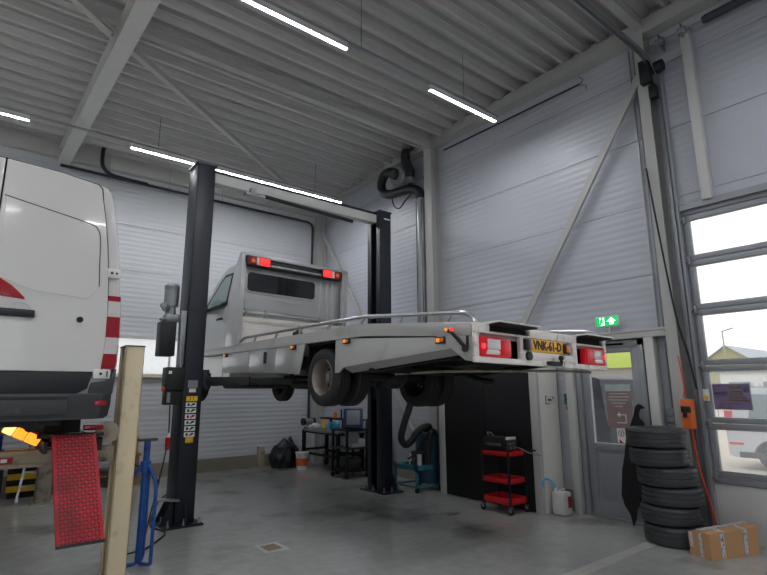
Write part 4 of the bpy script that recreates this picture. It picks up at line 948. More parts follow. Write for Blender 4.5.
# amber lamp bar lying across the front beam
la, lb = Vector((.285, 5.57, 1.41)), Vector((.545, 5.57, 1.275)); dv = (lb-la).normalized()
o = thing('amber_lamp_bar', (.44, 5.57, 1.2), 'lit amber three segment lamp bar tilted on the lift beam below the van', 'lamp')
nn = Vector((-dv.z, 0, dv.x)) if dv.x > 0 else Vector((dv.z, 0, -dv.x))
MB().bar(la+nn*.06+dv*.02, lb+nn*.06+dv*.07, .09, .035, nn, .012).build('lamp_shell', pm('dark_red_shell', (96, 26, 26), .3, var=.1), o)
for k, (a, b, m) in enumerate(((0, .27, M['glowp']), (.3, .6, M['glow']), (.63, 1.0, M['glow']))):
    p, q = la.lerp(lb, a), la.lerp(lb, b); MB().bar(p-Vector((0, .03, 0)), q-Vector((0, .03, 0)), .05, .085, nn, .01).build('amber_segment', m, o)

# ================================================================== THINGS AT THE BACK LEFT
o = thing('support_stand', (1.53, 5.86, 0), 'blue tubular under hoist stand beside the cream lift post', 'stand')
c = Vector((1.53, 5.86, 0))
MB().cyl(c+Vector((0, 0, .03)), c+Vector((0, 0, 1.2)), .032, n=16).cyl(c+Vector((0, 0, .9)), c+Vector((0, 0, 1.0)), .05, n=16).build('main_tube', M['blue'], o)
MB().box(c+Vector((-.09, -.05, 1.2)), c+Vector((.09, .05, 1.225)), .006).build('saddle', M['vanb'], o)
for a in (-62, 62, 182):
    e = Vector((math.cos(math.radians(a)), math.sin(math.radians(a)), 0))
    MB().tube(bez([c+e*.03+Vector((0, 0, .97)), c+e*.09+Vector((0, 0, .90)), c+e*.15+Vector((0, 0, .80)), c+e*.165+Vector((0, 0, .68)), c+e*.165+Vector((0, 0, .35)), c+e*.165+Vector((0, 0, .10)), c+e*.15+Vector((0, 0, .04)), c+e*.03+Vector((0, 0, .03))], 5), .018, 10).build('leg', M['blue'], o)
MB().tube([c+Vector((.14, -.02, .78)), c+Vector((.03, .0, .9)), c+Vector((-.12, .02, .98))], .01, 8).build('locking_pin', M['darkmetal'], o)
# plywood bench far behind the cream post
o = thing('plywood_bench', (2.3, 11.0, 0), 'plywood bench by the back wall behind the blue stand', 'bench')
MB().box((1.85, 10.75, .52), (2.72, 11.3, .56), .003).build('bench_top', M['wood'], o)
for xx in (1.88, 2.63):
    for yy in (10.78, 11.2): MB().box((xx, yy, 0), (xx+.06, yy+.06, .52)).build('leg', M['wood'], o)
MB().box((1.9, 10.8, .18), (2.66, 11.25, .2)).build('shelf', M['wood'], o)
tag(MB().box((1.9, 10.85, .562), (2.2, 11.2, .62), .01).build('white_tray', M['whitep'], loc=(2.05, 11.0, .562)), 'white tray on left end of the plywood bench', 'tray')
tag(MB().box((2.42, 10.85, .562), (2.68, 11.2, .86), .005).build('cardboard_carton', M['card'], loc=(2.55, 11.0, .562)), 'brown carton on right end of the plywood bench', 'box')
# hazard guard, step ladder, blue crate and cabinet
o = thing('hazard_barrier', (.9, 10.75, 0), 'yellow and black striped guard behind the far cream lift post', 'guard')
for k in range(7):
    z0 = .10+.095*k; MB().box((.68, 10.7, z0), (1.2, 10.85, z0+.095), .003).build('stripe_band', M['yel'] if k % 2 == 0 else M['blackm'], o)
MB().box((.70, 10.72, 0), (1.18, 10.83, .1)).build('foot', M['blackm'], o)
o = thing('step_ladder', (.95, 10.4, 0), 'aluminium step ladder leaning by the striped guard', 'ladder')
for sx_ in (0, .30):
    MB().bar((.80+sx_, 10.28, 0), (.95+sx_, 10.62, 1.0), .03, .06, (0, 1, 0)).box((.78+sx_, 10.25, 0), (.83+sx_, 10.32, .04)).build('rail', M['alu'], o)
for k in range(4):
    f = .2+.22*k; MB().box((.80+.15*f, 10.25+.34*f, f), (1.10+.15*f, 10.33+.34*f, f+.025), .003).build('step', M['alu'], o)
o = thing('storage_cabinet', (.1, 11.0, 0), 'dark low cabinet at far left behind the van lift', 'cabinet')
MB().box((-.5, 10.7, .05), (.62, 11.3, .74), .006).build('body', M['navyb'] if False else M['navy'], o)
for xx in (-.48, .07): d_ = MB().box((xx, 10.685, .08), (xx+.53, 10.7, .72), .004).build('door', M['navy'], o); MB().box((xx+.44, 10.67, .36), (xx+.46, 10.686, .46)).build('handle', M['galv'], d_)
MB().box((-.45, 10.75, 0), (.57, 11.25, .05)).build('plinth', M['blackm'], o)
tag(MB().box((.2, 10.8, .742), (.56, 11.2, 1.06), .02).build('storage_crate', pm('blue_crate_plastic', (24, 50, 130), .4), loc=(.4, 11, .742)), 'blue plastic crate on the dark cabinet at far left', 'crate')
tag(MB().lathe([(0, 0), (.13, 0), (.14, .02), (.14, .24), (.12, .28), (.03, .3), (.03, .33), (0, .33)], (-.1, 10.95, .742), n=20).build('canister', M['galv'], loc=(-.1, 10.95, .742)), 'grey metal canister on dark cabinet beside the blue crate', 'canister')
o = thing('grey_bin', (1.45, 10.9, 0), 'pale grey bin between striped guard and plywood bench', 'bin')
MB().prism([(1.34, 0), (1.58, 0), (1.62, .98), (1.30, .98)], 'y', 10.75, 11.05, .01).build('body', M['galv'], o); MB().box((1.29, 10.73, .98), (1.63, 11.07, 1.03), .01).build('lid', M['frame'], o)

# ================================================================== WORK BENCH CORNER
o = thing('workbench', (6.55, 10.0, 0), 'black framed workbench with pale top below the truck', 'workbench')
MB().box((6.2, 9.33, .80), (6.9, 10.85, .84), .004).build('bench_top', M['galv'], o)
MB().box((6.2, 9.33, .765), (6.9, 10.85, .80)).build('apron', M['blackm'], o)
for xx in (6.2, 6.82):
    for yy in (9.35, 10.77): MB().box((xx, yy, 0), (xx+.07, yy+.07, .77)).build('leg', M['blackm'], o)
mb = MB(); mb.box((6.2, 9.36, .30), (6.25, 10.8, .35)).box((6.82, 9.36, .30), (6.87, 10.8, .35)).box((6.25, 10.78, .36), (6.85, 10.82, .41)).box((6.25, 9.36, .36), (6.85, 9.40, .41)); mb.build('lower_rail', M['blackm'], o)
mb = MB(); mb.box((6.68, 9.33, 1.05), (6.9, 10.85, 1.085)).box((6.83, 9.4, .84), (6.87, 9.45, 1.05)).box((6.83, 10.6, .84), (6.87, 10.65, 1.05)).box((6.70, 9.9, .84), (6.74, 9.94, 1.05)); mb.build('upper_shelf', M['blackm'], o)
tag(MB().lathe([(0, 0), (.035, 0), (.04, .02), (.04, .15), (.015, .18), (.015, .21), (0, .21)], (6.5, 10.36, .842), n=16).build('spray_bottle', M['yel'], loc=(6.5, 10.36, .842)), 'yellow bottle on the workbench', 'bottle', 'bottles on the workbench')
for k, (xx, yy) in enumerate(((6.52, 10.16), (6.55, 10.02), (6.56, 9.9))):
    b = thing('bottle', (xx, yy, .842), ('turquoise bottle on the workbench next to the yellow one', 'turquoise bottle on the workbench, middle of three', 'turquoise bottle on the workbench nearest the diagnostic trolley')[k], 'bottle', 'bottles on the workbench')
    MB().lathe([(0, 0), (.05, 0), (.055, .02), (.055, .13), (.02, .17), (.02, .185), (0, .185)], (xx, yy, .842), n=16).build('body', M['tealb'], b)
    MB().cyl((xx, yy, 1.027), (xx, yy, 1.047), .022, n=12).build('cap', M['redg'] if k == 0 else M['white'], b)
for k, (yy, h_, m_, lb) in enumerate(((10.3, .12, M['orange'], 'small orange tin on the bench shelf'), (10.05, .2, M['blackm'], 'thin black can standing on the bench shelf'), (9.85, .09, M['wood'], 'low tan tin on the bench shelf'), (9.65, .1, M['whitep'], 'white tin on the bench shelf'))):
    tag(MB().cyl((6.76, yy, 1.086), (6.76, yy, 1.086+h_), .04 if k != 1 else .018, n=14).build('tin', m_, loc=(6.76, yy, 1.086)), lb, 'tin', 'tins on the bench shelf')
mb = MB()
bmesh.ops.create_icosphere(mb.bm, subdivisions=4, radius=1)
for v in mb.bm.verts:
    k = 1+.22*math.sin(5*v.co.x+3*v.co.y)*math.sin(6*v.co.y-2*v.co.z+1)
    v.co = Vector((6.38+.14*v.co.x*k, 10.555+.09*v.co.y*k, .842+max(0, .05+.075*v.co.z*k)))
tag(mb.build('plastic_film', M['plasticbag'], loc=(6.38, 10.55, .842), smooth=60), 'crumpled pale plastic film on the left end of workbench', 'film')
o = thing('bench_grinder', (6.22, 10.86, .842), 'grey and black bench grinder at the left corner of the workbench', 'grinder')
MB().box((6.24, 10.70, .842), (6.40, 10.84, .90), .01).cyl((6.32, 10.77, .90), (6.32, 10.77, .99), .05, n=14).cyl((6.22, 10.77, 1.0), (6.42, 10.77, 1.0), .07, n=20).build('motor', M['galv'], o)
for xx in (6.16, 6.42): MB().cyl((xx, 10.77, 1.0), (xx+.06, 10.77, 1.0), .085, n=22).build('grinding_wheel', M['black'], o)
MB().tube(bez([(6.2, 10.8, 1.06), (6.18, 10.85, 1.13), (6.25, 10.82, 1.16), (6.3, 10.78, 1.08)]), .012, 8).build('spark_guard', M['alu'], o)
# bin bag, bucket, boxes
mb = MB(); bmesh.ops.create_icosphere(mb.bm, subdivisions=5, radius=1)
for v in mb.bm.verts:
    x, y, z = v.co; a = math.atan2(y, x)
    k = 1 + .06*math.sin(7*a+3*z) + .05*math.sin(11*a-5*z+1) + .04*math.sin(9*z+2*a)
    zz = max(-.55, z); prof_k = 1.0 if zz < 0 else (1-.1*zz)
    h = .60*(zz+.55)/1.55 if zz < .6 else .60*(1.15+.35*(zz-.6))/1.55+.02
    pk = .16*math.exp(-((x-.38)**2+y*y)/.025) + .13*math.exp(-((x+.12)**2+y*y)/.09)
    v.co = Vector((5.88+.31*x*k*prof_k*1.15, 11.02+.28*y*k*prof_k, max(.002, h*(1+.03*math.sin(6*a))+(pk if z > .4 else 0))))
tag(mb.build('bin_bag', M['bag'], loc=(5.93, 10.98, 0), smooth=60), 'full black bin bag slumped on floor against back wall', 'bag')
tag(MB().box((5.36, 11.32, 0), (5.52, 11.42, .46), .01).build('carton', M['beiged'], loc=(5.36, 11.28, 0)), 'grey box on floor left of the bin bag', 'box')
o = thing('bucket', (6.16, 10.62, 0), 'white plastic bucket with orange label by left leg of workbench', 'bucket')
MB().lathe([(0, 0), (.115, 0), (.14, .32), (.15, .33), (.15, .36), (.14, .36), (.11, .02), (0, .02)], (6.02, 10.5, 0), n=28).build('body', M['whitep'], o)
MB().lathe([(.1255, .08), (.137, .24), (.138, .24), (.1265, .08)], (6.02, 10.5, 0), n=28, closed=True).build('label', M['orange'], o)
MB().lathe([(0, .365), (.155, .365), (.158, .34), (.152, .34)], (6.02, 10.5, 0), n=28).build('lid', M['whitep'], o)
# diagnostic trolley
o = thing('service_trolley', (6.28, 8.95, 0), 'black wheeled trolley carrying a grey screen unit behind the right lift post', 'trolley')
for xx, yy in ((6.0, 8.72), (6.5, 8.72), (6.0, 9.22), (6.5, 9.22)):
    MB().box((xx, yy, .10), (xx+.04, yy+.04, .92)).build('upright', M['blackm'], o)
    MB().cyl((xx+.02, yy+.005, .045), (xx+.02, yy+.035, .045), .045, n=14).build('castor', M['black'], o)
for z, m_ in ((.12, M['blackm']), (.55, M['dgreen']), (.90, M['blackm'])): MB().box((5.98, 8.70, z), (6.56, 9.28, z+.03), .004).build('shelf', m_, o)
mb = MB(); mb.box((6.0, 8.74, .66), (6.3, 8.78, .90)); mb.build('panel', M['frame'], o)
Rt = Matrix.Rotation(math.radians(-35), 3, 'Z') @ Matrix.Rotation(math.radians(-14), 3, 'X')
so = thing('diagnostic_unit', (6.28, 8.95, .93), 'dark blue diagnostic unit with grey screen on the black trolley', 'tester')
MB().obox((6.28, 8.90, 1.14), (.40, .10, .40), Rt, .02).build('case', M['navyb'], so)
fr_ = Rt @ Vector((0, -1, 0)); MB().obox(Vector((6.28, 8.90, 1.15))+fr_*.052, (.27, .008, .29), Rt, .004).build('screen', M['screen'], so)
MB().box((6.15, 8.85, .93), (6.45, 9.1, .97), .01).build('stand', M['blackm'], so)
MB().obox(Vector((6.34, 9.0, 1.28)), (.34, .16, .16), Rt, .01).build('printer', M['galv'], so)
tag(MB().box((6.18, 8.78, .582), (6.5, 9.1, .74), .008).build('white_box', M['whitep'], loc=(6.34, 8.94, .582)), 'white box on the middle shelf of the black trolley', 'box')
tag(MB().box((6.12, 8.80, .152), (6.42, 9.15, .36), .01).build('tool_case', M['dgreen'], loc=(6.27, 8.97, .152)), 'dark green grey case on the bottom shelf of the black trolley', 'case')
o = thing('battery_charger', (6.75, 8.75, 0), 'tall dark green grey machine beside the black trolley', 'machine')
MB().box((6.62, 8.55, .08), (6.9, 8.95, 1.12), .02).build('case', M['dgreen'], o)
MB().box((6.64, 8.545, .8), (6.88, 8.555, 1.05), .004).build('front_panel', M['navy'], o)
for xx in (6.64, 6.84): MB().cyl((xx, 8.6, .04), (xx+.04, 8.6, .04), .04, n=12).cyl((xx, 8.9, .04), (xx+.04, 8.9, .04), .04, n=12).build('castor', M['black'], o)

# ================================================================== EXHAUST EXTRACTION
o = thing('exhaust_extractor', (6.42, 7.05, 0), 'teal wheeled exhaust extractor with tall tank and black hose', 'extractor')
mb = MB()
for yy in (6.78, 7.34): mb.box((6.1, yy, .36), (6.7, yy+.04, .44), .004).box((6.1, yy, .08), (6.7, yy+.03, .11), .003)
for xx in (6.1, 6.66): mb.box((xx, 6.8, .36), (xx+.04, 7.36, .44), .004); mb.box((xx, 6.8, .08), (xx+.03, 7.36, .11), .003)
for xx in (6.1, 6.66):
    for yy in (6.78, 7.34): mb.box((xx, yy, .08), (xx+.04, yy+.04, .44), .004)
mb.build('frame', M['teal'], o)
for xx in (6.12, 6.68):
    for yy in (6.80, 7.36): MB().cyl((xx-.015, yy, .04), (xx+.015, yy, .04), .04, n=14).build('castor', M['black'], o)
MB().lathe([(0, .12), (.2, .12), (.21, .14), (.21, .92), (.19, .96), (0, .97)], (6.54, 6.98, 0), n=30).build('tank', M['teald'], o)
MB().cyl((6.22, 6.95, .58), (6.4, 6.95, .58), .09, n=20).cyl((6.2, 6.95, .58), (6.22, 6.95, .58), .1, n=20).box((6.18, 6.88, .44), (6.36, 7.02, .50)).build('motor', M['vanb'], o)
for yy in (6.84, 7.05): MB().cyl((6.22, yy, .44), (6.22, yy, .62), .04, n=14).build('canister', M['whitep'], o)
hp = bez([(5.98, 6.62, 1.72), (5.93, 6.66, 1.6), (5.86, 6.68, 1.40), (5.76, 6.70, 1.14), (5.70, 6.70, .93), (5.79, 6.70, .82), (5.92, 6.70, .87), (6.06, 6.72, .99), (6.24, 6.74, 1.07), (6.44, 6.82, 1.07), (6.54, 6.95, 1.0), (6.54, 6.98, .94)])
pp, rad = corrug(hp, .058, .05); MB().tube(pp, .058, 14, rad=rad).build('main_hose', M['hose'], o)
hp = bez([(6.52, 6.76, .98), (6.42, 6.73, 1.0), (6.36, 6.72, .92), (6.33, 6.72, .7), (6.32, 6.73, .46)]); pp, rad = corrug(hp, .05, .05)
MB().tube(pp, .05, 12, rad=rad).build('short_hose', M['hose'], o)
MB().tube(bez([(6.4, 6.75, .98), (6.25, 6.75, .9), (6.12, 6.76, .7), (5.98, 6.78, .60), (5.92, 6.8, .57)]), .014, 8).tube(bez([(6.2, 6.9, .55), (6.08, 6.8, .5), (6.06, 6.77, .38), (6.14, 6.76, .33)]), .014, 8).build('cable', M['rubberd'], o)
# fan and duct high on the wall
o = thing('extraction_fan', (6.75, 7.9, 6.0), 'grey extraction fan with curling black hose high on the right wall', 'fan')
MB().lathe([(.06, -.13), (.2, -.12), (.23, -.08), (.23, .08), (.2, .12), (.06, .13)], (6.75, 7.86, 6.2), (1, 0, 0), 28, True).build('fan_housing', M['galv'], o)
MB().cyl((6.52, 7.86, 6.2), (6.98, 7.86, 6.2), .10, n=18).box((6.8, 7.75, 5.95), (7.0, 8.0, 6.4), .01).build('motor', M['vanb'], o)
MB().cyl((6.75, 7.55, 6.0), (6.75, 7.53, 6.3), .1, n=18).build('spigot', M['galv'], o)
hp = bez([(6.72, 7.62, 6.80), (6.72, 7.66, 6.62), (6.72, 7.66, 6.50), (6.72, 7.58, 6.34), (6.72, 7.52, 6.2), (6.73, 7.54, 6.08)]); pp, rad = corrug(hp, .1, .04); MB().tube(pp, .1, 14, rad=rad).build('upper_hose', M['hose'], o)
MB().cyl((6.72, 7.6, 6.72), (6.72, 7.6, 6.86), .12, n=18).build('roof_collar', M['galv'], o)
hp = bez([(6.66, 7.82, 6.22), (6.62, 8.02, 6.34), (6.62, 8.24, 6.34), (6.62, 8.36, 6.18), (6.63, 8.32, 5.98), (6.65, 8.12, 5.86), (6.68, 7.85, 5.84), (6.72, 7.6, 5.83), (6.77, 7.42, 5.78), (6.80, 7.32, 5.68), (6.81, 7.315, 5.565)]); pp, rad = corrug(hp, .098, .04); MB().tube(pp, .098, 14, rad=rad).build('curling_hose', M['hose'], o)
MB().tube(bez([(6.7, 8.1, 5.78), (6.7, 8.02, 5.58), (6.7, 7.85, 5.48), (6.7, 7.65, 5.6), (6.74, 7.5, 5.7)]), .013, 8).build('fan_cable', M['rubberd'], o)
MB().tube([(6.86, 7.8, 6.45), (6.86, 8.2, 6.5), (6.86, 8.5, 6.42)], .015, 8).build('bracket', M['darkmetal'], o)
o = thing('duct_pipe', (6.82, 7.31, 2.6), 'grey spiral duct dropping down beside the middle column', 'duct')
pp, rad = corrug([Vector((6.82, 7.31, 5.55)), Vector((6.82, 7.31, 2.6))], .10, .03); MB().tube([Vector((6.82, 7.31, 5.55-.037*k)) for k in range(80)], .09, 18, rad=[.09*(1+.03*(-1)**k) for k in range(80)]).build('spiral_duct', M['galv'], o)
for yy in (7.20, 7.36): MB().tube([(6.73, yy, 5.5), (6.73, yy, 2.6)], .008, 6).build('guide_wire', M['darkmetal'], o)
for z in (5.2, 4.2, 3.2): MB().box((6.8, 7.24, z), (7.018, 7.38, z+.03)).build('pipe_clip', M['darkmetal'], o)

# ================================================================== PARTITION, CART, CANISTER
CX = 6.46
o = thing('partition_closet', (6.74, 5.4, 0), 'small closet with black double doors and off white frame below the truck bed', 'closet')
mb = MB(); mb.box((CX+.02, 4.56, 0), (WX-.03, 4.6, 2.4), .003).box((CX+.02, 6.53, 0), (WX-.25, 6.57, 2.4), .003).box((CX, 4.56, 2.36), (WX-.03, 6.57, 2.4), .003); mb.build('side_walls', pm('white_laminate', (238, 235, 228), .35, var=.03), o)
mb = MB(); mb.box((CX-.01, 4.555, 0), (CX+.06, 4.68, 2.4), .006).box((CX-.01, 6.45, 0), (CX+.06, 6.575, 2.4), .006).box((CX-.01, 4.68, 2.3), (CX+.06, 6.45, 2.4), .004); mb.build('frame', M['beiged'] if False else M['steelw'], o)
for ya, yb in ((4.685, 5.56), (5.57, 6.445)): MB().box((CX+.01, ya, .01), (CX+.04, yb, 2.295), .004).build('door', M['blackm'], o)
MB().cyl((CX-.04, 4.69, .85), (CX-.01, 4.62, .85), .012, n=8).build('door_stop', M['rubberd'], o)
o = thing('wall_notice', (6.8, 4.55, 1.5), 'small white notice on closet side wall left of the glazed door', 'notice')
MB().box((6.66, 4.552, 1.50), (6.90, 4.56, 1.61), .002).build('board', M['sign'], o)
mb = MB(); mb.box((6.66, 4.549, 1.49), (6.672, 4.552, 1.62)).box((6.66, 4.549, 1.49), (6.76, 4.552, 1.50)).box((6.72, 4.549, 1.54), (6.80, 4.552, 1.565)).box((6.84, 4.549, 1.565), (6.855, 4.552, 1.60)).box((6.83, 4.549, 1.585), (6.865, 4.552, 1.592)); mb.build('print', M['ink'], o)
o = thing('emergency_release', (7.0, 4.38, 1.48), 'green box on wall between closet and glazed door', 'box')
MB().box((6.96, 4.345, 1.48), (7.018, 4.44, 1.64), .008).build('housing', M['greenb'], o)
MB().box((6.953, 4.37, 1.53), (6.96, 4.415, 1.58), .003).build('glass_front', M['teald'], o)
MB().box((6.99, 4.35, 1.41), (7.018, 4.435, 1.475), .003).build('notice', M['wood'], o)
# red cart
o = thing('tool_cart', (6.2, 5.18, 0), 'red three tray tool cart with black uprights in front of the black doors', 'cart')
cx0, cx1, cy0, cy1 = 6.04, 6.41, 4.93, 5.42
for z, h_ in ((.12, .09), (.40, .07), (.77, .07)):
    mb = MB(); mb.box((cx0, cy0, z), (cx1, cy1, z+.01)); t = .012
    mb.box((cx0, cy0, z), (cx0+t, cy1, z+h_), .002).box((cx1-t, cy0, z), (cx1, cy1, z+h_), .002).box((cx0, cy0, z), (cx1, cy0+t, z+h_), .002).box((cx0, cy1-t, z), (cx1, cy1, z+h_), .002)
    mb.build('tray', M['cartred'], o)
for xx in (cx0-.012, cx1-.016):
    for yy in (cy0-.012, cy1-.016):
        MB().box((xx, yy, .10), (xx+.028, yy+.028, .86), .003).build('upright', M['blackm'], o)
        c_ = MB().cyl((xx+.002, yy+.014, .045), (xx+.026, yy+.014, .045), .045, n=16).build('castor', M['rubberd'], o)
        MB().box((xx-.008, yy-.01, .045), (xx-.002, yy+.03, .105)).box((xx-.008, yy-.01, .09), (xx+.036, yy+.03, .105)).box((xx+.03, yy-.01, .045), (xx+.036, yy+.03, .105)).build('castor_fork', M['galv'], c_)
o.location.y -= .12; o.location.x += .02
o = thing('plasma_cutter', (6.2, 5.2, .845), 'black portable welding unit with white knobs on top of the red cart', 'welder')
MB().box((6.06, 4.99, .845), (6.32, 5.40, 1.03), .02).build('case', M['black'], o)
mb = MB(); mb.box((6.08, 4.972, .86), (6.30, 4.992, 1.02), .01); mb.build('front_panel', M['vanb'], o)
MB().box((6.07, 4.96, 1.0), (6.27, 4.99, 1.035), .004).build('white_label', M['white'], o)
for xx, zz in ((6.13, .94), (6.21, .95), (6.14, .885), (6.23, .89)): MB().cyl((xx, 4.972, zz), (xx, 4.95, zz), .018, n=14).build('knob', M['galv'], o)
mb = MB(); mb.tube(bez([(6.19, 5.30, 1.03), (6.19, 5.34, 1.07), (6.19, 5.42, 1.075), (6.19, 5.38, 1.03)]), .012, 8); mb.build('handle', M['galv'], o)
text_mesh('COUNTER', .05, R_RIGHT, (6.058, 5.2, .925), .001, .001, 1.2).build('lettering', M['galv'], o)
o.location.y -= .12; o.location.x += .02
tag(MB().tube(bez([(6.26, 4.83, .90), (6.34, 4.80, .87), (6.40, 4.72, .82), (6.44, 4.60, .80), (6.45, 4.54, .79)]), .008, 6).build('earth_cable', M['galv'], loc=(6.26, 4.83, .79)), 'pale cable running from welding unit to the closet frame', 'cable')
# jerrycan with pouring hose
o = thing('jerrycan', (6.66, 4.38, 0), 'white plastic jerrycan with red label standing by the closet', 'canister')
MB().box((6.56, 4.30, 0), (6.77, 4.50, .31), .035, 3).lathe([(.03, .30), (.03, .35), (0, .35)], (6.62, 4.45, 0), n=14).box((6.66, 4.385, .30), (6.75, 4.415, .34), .01).build('body', M['whitep'], o)
MB().box((6.66, 4.295, .10), (6.745, 4.302, .25), .002).build('label', M['redg'], o)
MB().tube(bez([(6.62, 4.45, .32), (6.61, 4.47, .40), (6.57, 4.52, .46), (6.52, 4.58-.04, .47), (6.47, 4.545, .44), (6.44, 4.54, .37)]), .014, 10).build('pouring_hose', M['cyan'], o)

# ================================================================== TYRES, TRIM, BOX
tl_ = ['topmost black tyre of the stack beside the glazed door', 'second tyre from the top of the stack by the door', 'third tyre from the top of the stack by the door', 'fourth tyre from the top of the stack by the door', 'fifth tyre down, resting on the bottom tyre of the stack', 'bottom tyre of the stack, standing on the floor behind the carton']
z = 0
for k, (dx, dy, h_, R_t) in enumerate(((.02, -.02, .215, .315), (.01, .0, .20, .31), (.03, -.03, .205, .315), (.01, 0, .215, .315), (-.03, .05, .205, .31), (-.04, .06, .225, .32))):
    c = (6.46+dx, 2.86+dy, z+h_/2)
    tag(tyre(MB(), c, (0, 0, 1), R_t, h_*.98, .205, 72).build('tyre', M['dusty'], loc=(c[0], c[1], z)), tl_[5-k], 'tyre', 'stacked tyres'); z += h_
poly = [(3.23,1.51),(3.19,1.48),(3.18,1.46),(3.24,1.45),(3.27,1.40),(3.27,1.34),(3.23,1.30),(3.21,1.24),(3.21,1.07),(3.24,.71),(3.28,.47),(3.34,.44),(3.39,.38),(3.37,.28),(3.43,.21),(3.45,.08),(3.48,.0),(3.51,.13),(3.58,.24),(3.61,.36),(3.58,.67),(3.53,.86),(3.49,1.05),(3.42,1.21),(3.34,1.37),(3.30,1.48),(3.26,1.515)]
mb = MB(); mb.prism(poly, 'x', 6.80, 6.825)
bmesh.ops.subdivide_edges(mb.bm, edges=mb.bm.edges, cuts=1)
bmesh.ops.triangulate(mb.bm, faces=mb.bm.faces)
for v in mb.bm.verts: v.co.x += .05*math.sin(v.co.z*2.4) - .12*((v.co.y-3.4)**2)*4
o = tag(mb.build('bumper_trim', M['blackm'], loc=(6.8, 3.45, 0)), 'long black plastic bumper trim leaning upright left of the tyre stack', 'car part')
# carton
o = thing('cardboard_box', (6.4, 2.35, 0), 'taped brown cardboard box on floor in front of the tyre stack', 'box')
P = [Vector((6.08, 2.335, 0)), Vector((6.70, 2.10, 0)), Vector((6.77, 2.325, 0)), Vector((6.15, 2.56, 0))]
Hc = [.245, .27, .265, .225]; mid = sum(P, Vector())/4
mb = MB(); lo = [mb.bm.verts.new(p) for p in P]; hi = [mb.bm.verts.new(mid + (p-mid)*1.02 + Vector((0, 0, h))) for p, h in zip(P, Hc)]
for i in range(4): mb.bm.faces.new((lo[i], lo[(i+1) % 4], hi[(i+1) % 4], hi[i]))
mb.bm.faces.new(lo[::-1]); m1 = mb.bm.verts.new((P[0]+P[3])/2+Vector((0, 0, .262))); m2 = mb.bm.verts.new((P[1]+P[2])/2+Vector((0, 0, .29)))
mb.bm.faces.new((hi[0], hi[1], m2, m1)); mb.bm.faces.new((m1, m2, hi[2], hi[3])); mb.bm.faces.new((hi[0], m1, hi[3])); mb.bm.faces.new((hi[1], hi[2], m2))
mb.build('carton', M['card'], o, smooth=0)
ex = (P[1]-P[0]).normalized(); ey = (P[3]-P[0]).normalized(); nx = Vector((ex.y, -ex.x, 0)); ny = Vector((ey.y, -ey.x, 0))*-1
if nx.y > 0: nx = -nx
def tape(a, b, wd, n_, nm='tape'): MB().bar(a+n_*.003, b+n_*.003, wd, .004, n_).build(nm, M['tape'], o)
for f in (.25, .72):
    p = P[0].lerp(P[1], f); q = hi_ = (mid + (p-mid)*1.02) + Vector((0, 0, .245+.025*f)); tape(p+Vector((0, 0, .01)), q, .05, nx)
nl = (P[0]-P[1]).normalized()
for f in (.42, .86):
    p = P[0].lerp(P[3], f); q = (mid + (p-mid)*1.02) + Vector((0, 0, .245-.02*f)); tape(p+Vector((0, 0, .01 if f < .8 else .08)), q, .035, nl)
a = (P[0]+P[3])/2+Vector((0, 0, .262)); b = (P[1]+P[2])/2+Vector((0, 0, .29)); un = Vector((0, 0, 1))
tape(a, b, .06, un)
for f in (.27, .7):
    p = (P[0].lerp(P[1], f)); p = mid+(p-mid)*1.02+Vector((0, 0, .245+.025*f)); q = a.lerp(b, f); tape(p, q, .05, (q-p).cross(ex).normalized() * (1 if (q-p).cross(ex).z > 0 else -1))

# ================================================================== POSTERS
o = thing('door_poster', (6.99, 3.62, 1.19), 'brown notice with white arrow on the glazed door', 'poster')
MB().box((6.990, 3.445, 1.19), (6.996, 3.80, 1.77)).build('sheet', M['poster'], o)
MB().box((6.988, 3.445, 1.675), (6.990, 3.80, 1.77)).build('header', M['posterh'], o)
mb = MB()
for k, (a, b) in enumerate(((3.50, 3.75), (3.475, 3.77), (3.49, 3.76), (3.53, 3.73), (3.57, 3.68))): mb.box((6.987, a, 1.635-.042*k), (6.990, b, 1.648-.042*k))
mb.box((6.986, 3.50, 1.695), (6.988, 3.66, 1.715)); mb.build('text_lines', M['posterh'], o)
mb = MB(); mb.box((6.987, 3.53, 1.25), (6.990, 3.67, 1.262)).box((6.987, 3.53, 1.25), (6.990, 3.548, 1.37)).box((6.987, 3.53, 1.355), (6.990, 3.63, 1.37)).prism([(3.62, 1.325), (3.62, 1.40), (3.665, 1.3625)], 'x', 6.987, 6.990); mb.build('arrow', M['white'], o)
o = thing('warning_label', (6.99, 3.63, 1.0), 'white label with red ring below the brown notice', 'label')
MB().box((6.990, 3.57, .99), (6.996, 3.685, 1.18)).build('sheet', M['paperw'], o)
MB().lathe([(.042, -.001), (.042, .001), (.034, .001), (.034, -.001)], (6.989, 3.628, 1.115), (1, 0, 0), 24, True).build('ring', M['redg'], o)
MB().box((6.988, 3.62, 1.09), (6.990, 3.636, 1.135)).build('pictogram', M['greenb'], o)
MB().prism([(3.66, .992), (3.66, 1.04), (3.60, .992)], 'x', 6.988, 6.990).build('red_corner', M['redg'], o)
o = thing('event_poster', (7.04, 2.29, 1.46), 'purple poster with gold lettering on overhead door window', 'poster')
MB().box((7.056, 2.085, 1.46), (7.064, 2.475, 1.76)).build('sheet', M['posterp'], o)
mb = MB(); mb.box((7.0545, 2.17, 1.70), (7.056, 2.30, 1.73))
for k, (a, b) in enumerate(((2.17, 2.31), (2.16, 2.31), (2.13, 2.33), (2.11, 2.35))): mb.box((7.0545, a, 1.655-.033*k), (7.056, b, 1.675-.033*k))
mb.build('gold_lettering', M['gold'], o)
